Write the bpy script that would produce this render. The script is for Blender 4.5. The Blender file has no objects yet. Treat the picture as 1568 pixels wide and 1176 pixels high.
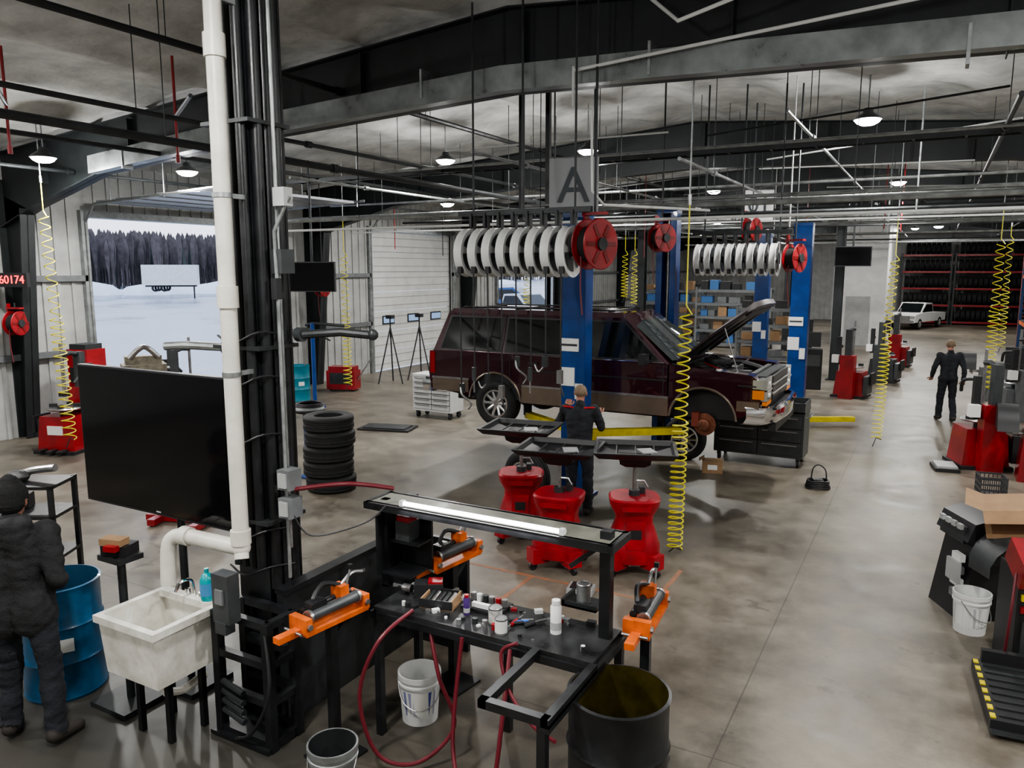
import bpy,bmesh,math,random
from mathutils import Vector as V, Matrix, Euler, noise
random.seed(7)
R=math.radians
SC=bpy.context.scene
# ---------------------------------------------------------------- materials
MC={}
def mat(name,col,rough=.5,metal=0,var=.0,scale=6.,bump=0.,emit=0.,coat=0.,spec=.5,alpha=1.,trans=0.,col2=None,rvar=0.):
    if name in MC: return MC[name]
    m=bpy.data.materials.new(name);m.use_nodes=True
    nt=m.node_tree;N=nt.nodes;L=nt.links;p=N['Principled BSDF']
    p.inputs['Base Color'].default_value=(*col,1);p.inputs['Roughness'].default_value=rough
    p.inputs['Metallic'].default_value=metal;p.inputs['Coat Weight'].default_value=coat
    p.inputs['Specular IOR Level'].default_value=spec;p.inputs['Transmission Weight'].default_value=trans
    p.inputs['Alpha'].default_value=alpha
    if emit: p.inputs['Emission Color'].default_value=(*col,1);p.inputs['Emission Strength'].default_value=emit
    if var or bump or rvar:
        tc=N.new('ShaderNodeTexCoord');n=N.new('ShaderNodeTexNoise');n.inputs['Scale'].default_value=scale
        n.inputs['Detail'].default_value=7;n.inputs['Roughness'].default_value=.62
        L.new(tc.outputs['Object'],n.inputs['Vector'])
        if var:
            r=N.new('ShaderNodeValToRGB');e=r.color_ramp.elements
            c2=col2 or tuple(x*(1-var) for x in col)
            e[0].position=.32;e[1].position=.68
            e[0].color=(*c2,1);e[1].color=(*[min(1,x*(1+var*.35)) for x in col],1)
            L.new(n.outputs['Fac'],r.inputs['Fac']);L.new(r.outputs['Color'],p.inputs['Base Color'])
        if rvar:
            mr=N.new('ShaderNodeMapRange');mr.inputs['From Min'].default_value=.3;mr.inputs['From Max'].default_value=.7
            mr.inputs['To Min'].default_value=max(0,rough-rvar);mr.inputs['To Max'].default_value=min(1,rough+rvar)
            L.new(n.outputs['Fac'],mr.inputs['Value']);L.new(mr.outputs['Result'],p.inputs['Roughness'])
        if bump:
            n2=N.new('ShaderNodeTexNoise');n2.inputs['Scale'].default_value=scale*5;n2.inputs['Detail'].default_value=4
            L.new(tc.outputs['Object'],n2.inputs['Vector'])
            b=N.new('ShaderNodeBump');b.inputs['Strength'].default_value=bump;b.inputs['Distance'].default_value=.02
            L.new(n2.outputs['Fac'],b.inputs['Height']);L.new(b.outputs['Normal'],p.inputs['Normal'])
    MC[name]=m;return m
black=mat('black_paint',(.013,.014,.016),.40,0,.5,5,.05,rvar=.1)
blackp=mat('black_plastic',(.018,.018,.02),.45)
rubber=mat('rubber',(.018,.018,.019),.75,0,.3,20,.2)
dsteel=mat('dark_steel',(.038,.042,.044),.45,.3,.4,4,.05)
rafterm=mat('rafter_paint',(.016,.020,.021),.5,.0,.4,3,.03)
galv=mat('galvanized',(.36,.38,.38),.42,.75,.35,7,.03,rvar=.12)
ductm=mat('grey_box_beam',(.27,.29,.29),.36,.45,.35,3,.02,rvar=.12)
steel=mat('steel',(.42,.42,.42),.32,.9,.3,8)
chrome=mat('chrome',(.85,.85,.87),.08,1.)
rimm=mat('alloy',(.72,.72,.72),.25,.95)
white=mat('white_enamel',(.70,.71,.70),.35,0,.12,3)
wplast=mat('white_plastic',(.68,.67,.62),.45,0,.3,9,col2=(.54,.52,.46))
pvc=mat('pvc_white',(.62,.60,.54),.4,0,.2,4)
bluelift=mat('blue_lift_paint',(.008,.055,.23),.3,.0,.35,3,coat=.3)
blued=mat('blue_drum',(.01,.10,.22),.35,0,.5,4,coat=.2)
teal=mat('teal_plastic',(.0,.25,.28),.3)
red=mat('red_paint',(.30,.010,.016),.35,0,.4,4,coat=.3)
redp=mat('red_plastic',(.38,.010,.020),.4,0,.35,5,col2=(.20,.008,.013))
dred=mat('red_hose',(.12,.010,.018),.42)
yel=mat('yellow_hose',(.70,.64,.03),.35)
yela=mat('yellow_paint',(.68,.56,.02),.4,0,.3,5)
orange=mat('orange_paint',(.66,.13,.02),.42,0,.45,8)
maroon=mat('maroon_car_paint',(.045,.009,.018),.16,.35,.0,1,coat=1.)
tan=mat('tan_car_paint',(.20,.155,.12),.25,.4,.15,4,coat=.6)
glass=mat('tinted_glass',(.008,.010,.011),.04,0,spec=.7)
wglass=mat('windshield_glass',(.04,.048,.05),.04,0,spec=.8)
hlamp=mat('headlamp_lens',(.50,.51,.48),.10,.5)
amber=mat('amber_lens',(.75,.22,.02),.25)
tail=mat('tail_lens',(.30,.01,.01),.2)
engine=mat('engine_grey',(.10,.10,.10),.5,.5,.6,14,.3)
card=mat('cardboard',(.32,.20,.11),.8,0,.2,6)
paper=mat('paper_label',(.75,.75,.73),.6)
skin=mat('skin',(.42,.20,.14),.55,0,.12,20)
hair=mat('hair',(.26,.19,.13),.7,0,.3,60)
jacket=mat('jacket_cloth',(.020,.020,.022),.9,0,.4,14,.4)
shirt=mat('work_shirt',(.024,.027,.034),.85,0,.3,12,.3)
pants=mat('dark_trousers',(.018,.020,.027),.9,0,.35,12,.4)
shoe=mat('boots',(.03,.024,.02),.7)
beanie=mat('knit_beanie',(.016,.016,.017),.95,0,.3,40,.8)
redtrim=mat('red_trim',(.5,.02,.03),.7)
ledm=mat('led_tube',(1,1,1),.4,emit=9)
lampm=mat('lamp_lens',(1,.98,.94),.4,emit=25)
grey=mat('grey_paint',(.16,.17,.175),.42,.1,.25,5)
lgrey=mat('light_grey',(.38,.39,.39),.5,0,.15,5)
dgrey=mat('charcoal_paint',(.05,.055,.058),.4,.1,.3,5)
cream=mat('bench_top_worn',(.20,.20,.165),.45,.2,.5,6,rvar=.15)
drumin=mat('drum_inside_olive',(.065,.052,.012),.3,.3,.6,5)
screen=mat('tv_screen',(.004,.004,.005),.10,0,spec=.5)
# ---------------------------------------------------------------- mesh builder
class B:
    def __init__(s): s.bm=bmesh.new();s.mats=[];s.T=Matrix();s.st=[]
    def push(s,loc=(0,0,0),rot=(0,0,0),sc=1.):
        s.st.append(s.T.copy());s.T=s.T@Matrix.Translation(V(loc))@Euler([R(a) for a in rot]).to_matrix().to_4x4()@Matrix.Scale(sc,4)
    def pop(s): s.T=s.st.pop()
    def mi(s,m):
        if m not in s.mats: s.mats.append(m)
        return s.mats.index(m)
    def mesh(s,vs,fs,m,bev=0,seg=1):
        bv=[s.bm.verts.new(s.T@V(v)) for v in vs];i=s.mi(m);out=[]
        for f in fs:
            try:
                fc=s.bm.faces.new([bv[j] for j in f]);fc.material_index=i;out.append(fc)
            except ValueError: pass
        if bev:
            es=list({e for f in out for e in f.edges if len(e.link_faces)==2 and e.calc_face_angle(0)>.5})
            if es: bmesh.ops.bevel(s.bm,geom=es,offset=bev,segments=seg,affect='EDGES',profile=.5,clamp_overlap=True)
        return out
    def box(s,c,d,m,rot=None,bev=0,seg=1,top=None):
        x,y,z=d[0]/2,d[1]/2,d[2]/2;tx,ty=(x,y) if top is None else (x*top[0],y*top[1])
        vs=[V(p) for p in((-x,-y,-z),(x,-y,-z),(x,y,-z),(-x,y,-z),(-tx,-ty,z),(tx,-ty,z),(tx,ty,z),(-tx,ty,z))]
        if rot: M=Euler([R(a) for a in rot]).to_matrix();vs=[M@v for v in vs]
        vs=[v+V(c) for v in vs]
        return s.mesh(vs,[(0,3,2,1),(4,5,6,7),(0,1,5,4),(1,2,6,5),(2,3,7,6),(3,0,4,7)],m,bev,seg)
    def bb(s,x0,x1,y0,y1,z0,z1,m,bev=0): return s.box(((x0+x1)/2,(y0+y1)/2,(z0+z1)/2),(x1-x0,y1-y0,z1-z0),m,None,bev)
    def lathe(s,prof,m,c=(0,0,0),ax=(0,0,1),seg=20,closed=False):
        q=V(ax).to_track_quat('Z','Y').to_matrix();n=len(prof);vs=[];fs=[]
        for k in range(seg):
            a=2*math.pi*k/seg
            for r,z in prof: vs.append(q@V((max(r,1e-4)*math.cos(a),max(r,1e-4)*math.sin(a),z))+V(c))
        for k in range(seg):
            k2=(k+1)%seg
            for j in range(n if closed else n-1):
                j2=(j+1)%n;fs.append((k*n+j,k2*n+j,k2*n+j2,k*n+j2))
        return s.mesh(vs,fs,m)
    def cyl(s,a,b,r,m,r2=None,seg=14):
        a,b=V(a),V(b);h=(b-a).length
        if h<1e-6:return
        r2=r if r2 is None else r2
        return s.lathe([(0,0),(r,0),(r2,h),(0,h)],m,a,(b-a),seg)
    def tube(s,pts,r,m,seg=8,sm=0):
        pts=[V(p) for p in pts]
        if sm and len(pts)>2:
            o=[]
            for i in range(len(pts)-1):
                p0=pts[max(i-1,0)];p1=pts[i];p2=pts[i+1];p3=pts[min(i+2,len(pts)-1)]
                for k in range(sm):
                    t=k/sm;o.append(.5*((2*p1)+(-p0+p2)*t+(2*p0-5*p1+4*p2-p3)*t*t+(-p0+3*p1-3*p2+p3)*t**3))
            o.append(pts[-1]);pts=o
        n=len(pts);rs=r if isinstance(r,(list,tuple)) else [r]*n
        if len(rs)!=n: rs=[rs[0]+(rs[-1]-rs[0])*i/(n-1) for i in range(n)]
        t=(pts[1]-pts[0]).normalized();up=V((0,0,1)) if abs(t.z)<.9 else V((1,0,0))
        u=t.cross(up).normalized();vs=[];fs=[]
        for i in range(n):
            tn=(pts[min(i+1,n-1)]-pts[max(i-1,0)]).normalized()
            u=(u-tn*u.dot(tn)).normalized();w=tn.cross(u)
            for k in range(seg):
                a=2*math.pi*k/seg;vs.append(pts[i]+(u*math.cos(a)+w*math.sin(a))*rs[i])
        for i in range(n-1):
            for k in range(seg): k2=(k+1)%seg;fs.append((i*seg+k,i*seg+k2,(i+1)*seg+k2,(i+1)*seg+k))
        fs.append(tuple(range(seg-1,-1,-1)));fs.append(tuple((n-1)*seg+k for k in range(seg)))
        return s.mesh(vs,fs,m)
    def prism(s,poly,y0,y1,m,bev=0,seg=1,inset=None):
        n=len(poly);vs=[(x,y0,z) for x,z in poly]+[(x,y1,z) for x,z in poly]
        fs=[tuple(range(n)),tuple(range(2*n-1,n-1,-1))]+[(i,n+i,n+(i+1)%n,(i+1)%n) for i in range(n)]
        return s.mesh(vs,fs,m,bev,seg)
    def sph(s,c,r,m,seg=16,rot=None):
        r=(r,r,r) if not isinstance(r,(tuple,list)) else r;vs=[];fs=[];k=seg//2
        M=Euler([R(a) for a in rot]).to_matrix() if rot else Matrix.Identity(3)
        for i in range(k+1):
            p=math.pi*i/k
            for j in range(seg):
                a=2*math.pi*j/seg;vs.append(M@V((r[0]*math.sin(p)*math.cos(a),r[1]*math.sin(p)*math.sin(a),r[2]*math.cos(p)))+V(c))
        for i in range(k):
            for j in range(seg): fs.append((i*seg+j,(i+1)*seg+j,(i+1)*seg+(j+1)%seg,i*seg+(j+1)%seg))
        return s.mesh(vs,fs,m)
    def helix(s,x,y,z0,z1,R0,turns,r,m,seg=5,lean=(0,0)):
        n=int(turns*11);pts=[]
        for i in range(n+1):
            t=i/n;a=2*math.pi*turns*t
            pts.append((x+lean[0]*t+R0*math.cos(a),y+lean[1]*t+R0*math.sin(a),z0+(z1-z0)*t))
        s.tube(pts,r,m,seg)
    def obj(s,name,loc=(0,0,0),rot=0,merge=False):
        if merge: bmesh.ops.remove_doubles(s.bm,verts=s.bm.verts,dist=1e-4)
        bmesh.ops.recalc_face_normals(s.bm,faces=s.bm.faces)
        for f in s.bm.faces: f.smooth=True
        for e in s.bm.edges:
            if len(e.link_faces)==2 and e.calc_face_angle(0)>.62: e.smooth=False
        me=bpy.data.meshes.new(name);s.bm.to_mesh(me);s.bm.free()
        for m in s.mats: me.materials.append(m)
        o=bpy.data.objects.new(name,me);o.location=loc;o.rotation_euler=(0,0,R(rot));SC.collection.objects.link(o);return o
def arc(cx,cz,r,a0,a1,n): return [(cx+r*math.cos(R(a0+(a1-a0)*i/n)),cz+r*math.sin(R(a0+(a1-a0)*i/n))) for i in range(n+1)]
# ---------------------------------------------------------------- camera
cd=bpy.data.cameras.new('camera');cd.sensor_width=36;cd.lens=27.05;cd.clip_end=600
cam=bpy.data.objects.new('camera',cd);cam.location=(0,0,3.25);cam.rotation_euler=(R(81.5),0,R(28.7))
SC.collection.objects.link(cam);SC.camera=cam
# ---------------------------------------------------------------- world
w=bpy.data.worlds.new('world');SC.world=w;w.use_nodes=True;nt=w.node_tree
bg=nt.nodes['Background'];tc=nt.nodes.new('ShaderNodeTexCoord');sx=nt.nodes.new('ShaderNodeSeparateXYZ');cr=nt.nodes.new('ShaderNodeValToRGB')
nt.links.new(tc.outputs['Generated'],sx.inputs[0]);nt.links.new(sx.outputs['Z'],cr.inputs[0]);nt.links.new(cr.outputs[0],bg.inputs[0])
cr.color_ramp.elements[0].position=0;cr.color_ramp.elements[0].color=(.84,.89,1,1);cr.color_ramp.elements[1].position=.6;cr.color_ramp.elements[1].color=(.62,.74,.98,1)
bg.inputs[1].default_value=2.0
SC.view_settings.view_transform='AgX';SC.view_settings.look='AgX - Medium High Contrast';SC.view_settings.exposure=.08
# ---------------------------------------------------------------- shell
XL,XR,YB,YF=-15.5,6.3,54.,-7.;RX=-4.6
def roof(x): return 6.3-abs(x-RX)/12.
def floor_mat():
    m=bpy.data.materials.new('concrete_floor');m.use_nodes=True;N=m.node_tree.nodes;L=m.node_tree.links;p=N['Principled BSDF']
    tc=N.new('ShaderNodeTexCoord');p.inputs['Specular IOR Level'].default_value=.38
    def nz(sc,d=6,r=.6):
        n=N.new('ShaderNodeTexNoise');n.inputs['Scale'].default_value=sc;n.inputs['Detail'].default_value=d;n.inputs['Roughness'].default_value=r;L.new(tc.outputs['Object'],n.inputs['Vector']);return n
    a=nz(.35,8,.65);r1=N.new('ShaderNodeValToRGB');e=r1.color_ramp.elements
    e[0].position=.36;e[0].color=(.110,.096,.077,1);e[1].position=.64;e[1].color=(.260,.232,.187,1);L.new(a.outputs['Fac'],r1.inputs['Fac'])
    b=nz(2.6,9,.7);r2=N.new('ShaderNodeValToRGB');e=r2.color_ramp.elements;e[0].position=.36;e[0].color=(.45,.43,.41,1);e[1].position=.62;e[1].color=(1,1,1,1);L.new(b.outputs['Fac'],r2.inputs['Fac'])
    mx=N.new('ShaderNodeMix');mx.data_type='RGBA';mx.blend_type='MULTIPLY';mx.inputs['Factor'].default_value=.7
    L.new(r1.outputs['Color'],mx.inputs['A']);L.new(r2.outputs['Color'],mx.inputs['B'])
    dn=nz(1.1,3,.5);dn2=nz(7,4,.6);md=N.new('ShaderNodeMath');md.operation='MULTIPLY';L.new(dn.outputs['Fac'],md.inputs[0]);L.new(dn2.outputs['Fac'],md.inputs[1])
    dr=N.new('ShaderNodeMapRange');dr.inputs['From Min'].default_value=.355;dr.inputs['From Max'].default_value=.43;dr.inputs['To Min'].default_value=0;dr.inputs['To Max'].default_value=.6;L.new(md.outputs[0],dr.inputs['Value'])
    m0=N.new('ShaderNodeMix');m0.data_type='RGBA';L.new(dr.outputs[0],m0.inputs['Factor']);L.new(mx.outputs['Result'],m0.inputs['A']);m0.inputs['B'].default_value=(.06,.05,.04,1)
    sp=N.new('ShaderNodeSeparateXYZ');L.new(tc.outputs['Object'],sp.inputs[0]);res=[]
    for ax,per,off in(('X',9.8,1.1),('Y',9.2,2.0)):
        a1=N.new('ShaderNodeMath');a1.operation='ADD';a1.inputs[1].default_value=off+490;L.new(sp.outputs[ax],a1.inputs[0])
        m1=N.new('ShaderNodeMath');m1.operation='MODULO';m1.inputs[1].default_value=per;L.new(a1.outputs[0],m1.inputs[0])
        l=N.new('ShaderNodeMath');l.operation='LESS_THAN';l.inputs[1].default_value=.012;L.new(m1.outputs[0],l.inputs[0]);res.append(l)
    mxj=N.new('ShaderNodeMath');mxj.operation='MAXIMUM';L.new(res[0].outputs[0],mxj.inputs[0]);L.new(res[1].outputs[0],mxj.inputs[1])
    sc=N.new('ShaderNodeMath');sc.operation='MULTIPLY';sc.inputs[1].default_value=.6;L.new(mxj.outputs[0],sc.inputs[0])
    m2=N.new('ShaderNodeMix');m2.data_type='RGBA';L.new(sc.outputs[0],m2.inputs['Factor']);L.new(m0.outputs['Result'],m2.inputs['A']);m2.inputs['B'].default_value=(.04,.035,.03,1)
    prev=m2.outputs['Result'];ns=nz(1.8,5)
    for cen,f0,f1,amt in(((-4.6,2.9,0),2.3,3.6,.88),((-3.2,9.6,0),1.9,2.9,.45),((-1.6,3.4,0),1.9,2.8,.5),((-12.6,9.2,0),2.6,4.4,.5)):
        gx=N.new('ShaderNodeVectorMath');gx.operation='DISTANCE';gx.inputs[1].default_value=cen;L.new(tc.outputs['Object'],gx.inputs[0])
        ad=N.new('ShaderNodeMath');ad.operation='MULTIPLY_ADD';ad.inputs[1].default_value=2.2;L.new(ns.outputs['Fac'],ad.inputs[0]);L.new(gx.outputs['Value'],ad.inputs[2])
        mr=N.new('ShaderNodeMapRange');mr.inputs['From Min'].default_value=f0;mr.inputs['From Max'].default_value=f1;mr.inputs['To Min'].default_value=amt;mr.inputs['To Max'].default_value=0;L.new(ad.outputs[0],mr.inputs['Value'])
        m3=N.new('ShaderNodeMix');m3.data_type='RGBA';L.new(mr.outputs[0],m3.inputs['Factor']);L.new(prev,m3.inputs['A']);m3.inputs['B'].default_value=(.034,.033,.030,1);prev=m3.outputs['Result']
    L.new(prev,p.inputs['Base Color'])
    rr=N.new('ShaderNodeMapRange');rr.inputs['From Min'].default_value=.3;rr.inputs['From Max'].default_value=.7;rr.inputs['To Min'].default_value=.30;rr.inputs['To Max'].default_value=.52
    L.new(b.outputs['Fac'],rr.inputs['Value']);L.new(rr.outputs[0],p.inputs['Roughness'])
    return m
b=B();b.bb(XL,XR,YF,YB,-.2,0,floor_mat());b.obj('floor')
insul=mat('spray_insulation',(.52,.52,.50),.85,0,.3,1.6,.6,col2=(.30,.30,.29))
b=B();nx,ny=130,170;vs=[];fs=[]
for j in range(ny+1):
    for i in range(nx+1):
        x=XL+(XR-XL)*i/nx;y=YF+(YB-YF)*j/ny
        d=.12*abs(math.sin(math.pi*(x-XL)/1.45))**.6+.07*noise.noise(V((x*1.3,y*1.1,0)))+.03*noise.noise(V((x*4,y*4,3)))
        vs.append((x,y,roof(x)+d))
for j in range(ny):
    for i in range(nx): a=j*(nx+1)+i;fs.append((a,a+nx+1,a+nx+2,a+1))
b.mesh(vs,fs,insul)
b.bb(XL-.3,XR+.3,YF-.3,YB+.3,6.6,6.7,rafterm)
b.obj('ceiling')
wallm=mat('wall_panel',(.42,.43,.42),.55,0,.2,2,col2=(.32,.32,.31))
def wall_seg(b,y0,y1,z0,z1):
    b.bb(XL-.2,XL,y0,y1,z0,z1,wallm)
    y=math.ceil(y0/.3)*.3
    while y<y1-.05: b.box((XL+.018,y,(z0+z1)/2),(.036,.07,z1-z0),wallm);y+=.3
O=[(9.95,13.5,4.3),(19.1,23.7,4.42),(27.0,32.0,4.2)]
b=B();y=YF
for y0,y1,h in O: wall_seg(b,y,y0,0,6.4);wall_seg(b,y0,y1,h,6.4);y=y1
wall_seg(b,y,YB,0,6.4)
b.obj('wall_left')
b=B()
for a,c_ in((YF,O[0][0]),(O[0][1],O[1][0]),(O[1][1],O[2][0]),(O[2][1],YB)):
    for z in(1.5,3.0): b.bb(XL+.03,XL+.12,a,c_-.02,z,z+.12,grey)
for y0,y1,h in O:
    b.bb(XL-.22,XL+.12,y0-.14,y0,0,h+.14,galv);b.bb(XL-.22,XL+.12,y1,y1+.14,0,h+.14,galv);b.bb(XL-.22,XL+.12,y0,y1,h,h+.14,galv)
b.obj('trim_1')
b=B();b.bb(XL,XR,YB,YB+.2,0,6.6,wallm)
for i in range(70): b.box((XL+.3*i+.2,YB-.02,3),(.08,.04,6),wallm)
b.obj('wall_back')
b=B();b.bb(XR,XR+.2,YF,YB,0,6.4,wallm);b.obj('wall_right')
b=B();b.bb(XL,XR,YF-.2,YF,0,6.6,wallm);b.obj('wall_front')
b=B();b.bb(-3.9,-1.85,36,36.15,0,5.75,white);b.bb(-2.0,-1.85,36.15,43,0,5.9,white);b.box((-2.9,35.97,1.05),(.95,.05,2.1),lgrey,bev=.01);b.obj('wall_partition')
b=B();y0,y1,h=O[1]
for i in range(7):
    z=.02+i*(h-.02)/7;b.box((XL-.09,(y0+y1)/2,z+.31),(.05,y1-y0-.02,.615),white,bev=.012)
    for k in range(2): b.box((XL-.06,(y0+y1)/2,z+.18+.26*k),(.012,y1-y0-.1,.02),lgrey)
for k in range(3):
    yc=y0+.95+k*1.35;b.box((XL-.055,yc,1.62),(.03,.62,.28),blackp,bev=.01);b.box((XL-.045,yc,1.62),(.03,.54,.2),mat('glowing_door_glass',(.25,.38,.6),.1,emit=.6))  # blue emission on the panes stands in for daylight behind them
for yy in(y0-.05,y1+.05):b.tube([(XL+.12,yy,.05),(XL+.12,yy,h),(XL+.5,yy,h+.4),(XL+3.8,yy,h+.45)],.03,galv,6)
b.obj('door_2')
b=B();y0,y1,h=O[0]
for i in range(6): b.box((XL+.75+i*.62,(y0+y1)/2,h+.30+.02*i),(.6,y1-y0,.05),mat('glossy_door_panel',(.55,.58,.62),.22,.2),bev=.01)
for yy in(y0-.05,y1+.05):b.tube([(XL+.12,yy,.05),(XL+.12,yy,h-.1),(XL+.45,yy,h+.25),(XL+4.4,yy,h+.42)],.03,galv,6)
for x in(XL+1,XL+2.6,XL+4.2):
    for yy in(y0-.05,y1+.05):b.cyl((x,yy,h+.3),(x,yy,roof(x)),.012,galv,seg=6)
b.obj('door_1')
for n,Y in enumerate((0.3,8.4,16.4,24.4,32.4,40.4,48.4)):
    b=B();xs=[XL+.05,-14.4,-12.4,-9,-4.6,1,4,XR-.05];dep=[1.35,1.1,.78,.8,.95,.66,.8,1.3]
    for i in range(len(xs)-1):
        x0,x1=xs[i],xs[i+1];t0,t1=roof(x0)-.03,roof(x1)-.03;d0,d1=t0-dep[i],t1-dep[i+1]
        b.prism([(x0,d0),(x1,d1),(x1,t1),(x0,t0)],Y-.012,Y+.012,rafterm)
        b.prism([(x0,d0),(x1,d1),(x1,d1+.02),(x0,d0+.02)],Y-.13,Y+.13,rafterm)
        b.prism([(x0,t0-.02),(x1,t1-.02),(x1,t1),(x0,t0)],Y-.13,Y+.13,rafterm)
    x=XL+1.5
    while x<XR-1: b.box((x,Y,roof(x)-.42),(.012,.22,.7),rafterm);x+=2.4
    for X,sg in((XL,1),(XR,-1)):
        b.prism([(X+.04*sg,0),(X+.30*sg,0),(X+.75*sg,4.35),(X+.04*sg,4.6)],Y-.012,Y+.012,rafterm)
        b.prism([(X+.28*sg,0),(X+.30*sg,0),(X+.75*sg,4.35),(X+.72*sg,4.35)],Y-.13,Y+.13,rafterm);b.bb(min(X,X+.04*sg),max(X,X+.04*sg),Y-.13,Y+.13,0,4.9,rafterm)
    if n==1:
        for i in range(2,6):
            x0,x1=xs[i],xs[i+1];b.prism([(x0,roof(x0)-dep[i]-.06),(x1,roof(x1)-dep[i+1]-.06),(x1,roof(x1)-dep[i+1]+.22),(x0,roof(x0)-dep[i]+.22)],Y-.3,Y-.14,ductm,bev=.008)
        x=-11.5
        while x<4: b.box((x,Y-.22,roof(x)-.72),(.03,.19,.34),galv);x+=2.9
    b.obj('roof_rafter')
for X,Y in((-2.5,24.4),(-5.2,32.4),(-8.5,24.4),(-2.3,48.4)):
    b=B();b.bb(X-.12,X+.12,Y-.14,Y-.12,0,5.1,rafterm);b.bb(X-.12,X+.12,Y+.12,Y+.14,0,5.1,rafterm);b.bb(X-.012,X+.012,Y-.12,Y+.12,0,5.1,rafterm);b.bb(X-.2,X+.2,Y-.2,Y+.2,0,.03,rafterm);b.bb(X-.15,X+.15,Y-.16,Y+.16,5.05,5.35,rafterm);b.obj('steel_column')
# ---------------------------------------------------------------- outside
b=B();b.bb(-260,XL-.2,-120,300,-.25,-.05,mat('wet_pavement',(.36,.39,.44),.3,0,.4,.16,col2=(.20,.225,.27),rvar=.15));b.obj('yard_ground')
snow=mat('snow',(.70,.74,.80),.6,0,.15,.5)
b=B()
for i in range(52):
    y=10+i*2.6;b.sph((-82+random.uniform(-2,2),y,-.3),(3.5,random.uniform(2.5,4.5),random.uniform(1.2,2.4)),snow,10)
b.obj('snow_bank')
bare=mat('bare_trees',(.125,.103,.105),.9,0,.45,.8,col2=(.055,.05,.052));everg=mat('evergreen',(.055,.065,.06),.9,0,.3,.5)
b=B()
for i in range(2300):
    x=-108-random.random()*50;y=0+random.random()*230;h=random.uniform(7.2,9.2)*(1+(-x-105)/170);q=random.uniform(.5,.8)
    if random.random()<.07: b.lathe([(h*.12,1),(h*.09,h*.5),(0,h)],everg,(x,y,-.1),seg=5)
    else: b.lathe([(.14,0),(.10,h*.35),(h*.06*q,h*.5),(h*.10*q,h*.75),(h*.06*q,h*.92),(0,h)],bare,(x,y,-.1),seg=4)
b.mesh([(-162,-60,0),(-162,280,0),(-175,280,10.5),(-175,-60,10.5)],[(0,1,2,3)],bare)
b.obj('tree_line')
b=B();b.push((-74,57,1.1),(0,0,45));b.box((0,0,1.5),(5.6,2.4,2.2),white,bev=.05);b.box((0,0,.3),(5.2,1.0,.15),dsteel)
for x in(-1.5,-.6):
    for y in(-1,1): b.lathe([(.2,-.13),(.4,-.13),(.4,.13),(.2,.13)],rubber,(x,y,.1),(0,1,0),14,True)
b.cyl((2.3,0,-1.1),(2.3,0,.3),.08,dsteel);b.pop();b.obj('box_trailer')
# ---------------------------------------------------------------- lights
def highbay(x,y,z,p=1.):
    b=B();b.lathe([(0,.16),(.06,.16),(.08,.10),(.17,.04),(.20,0),(.18,-.005),(0,-.005)],dgrey,(0,0,0),seg=20)
    b.lathe([(0,-.085),(.09,-.075),(.15,-.045),(.185,-.003)],lampm,(0,0,0),seg=20);b.cyl((0,0,.16),(0,0,roof(x)-z+.03),.012,galv,seg=6)
    o=b.obj('high_bay_light',(x,y,z))
    l=bpy.data.lights.new('lamp','AREA');l.shape='DISK';l.size=.30;l.energy=145*p;l.color=(1,.98,.945)
    lo=bpy.data.objects.new('lamp',l);lo.location=(0,0,-.10);lo.parent=o;SC.collection.objects.link(lo)
    l=bpy.data.lights.new('lamp_glow','POINT');l.shadow_soft_size=.12;l.energy=100*p;l.color=(.99,.99,.98)
    lo=bpy.data.objects.new('lamp_glow',l);lo.location=(0,0,-.25);lo.parent=o;SC.collection.objects.link(lo)
for x,y,z in((-12.6,7.5,5.0),(-12.1,9.8,5.0),(-11.8,17.9,5.0),(-5.8,13.5,5.4),(-1.05,12.7,5.4),(-10.4,26.7,5.0),(-.1,37,5.0)): highbay(x,y,z)
for x,y in((-5.5,21.5),(-1,21.5),(3.5,21.5),(-5.5,29),(-.6,29),(3.5,30),(-9,36),(2.5,44),(-1.2,46),(-7,46),(-12,2),(-7.6,1.2),(-3.0,1.6),(1.2,3.2),(3.6,7),(3.2,13),(-8.6,13),(-7,-3),(0,-3)): highbay(x,y,5.35,1.05)  # extra high bays; unseen ones around the camera added to light the foreground
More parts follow.
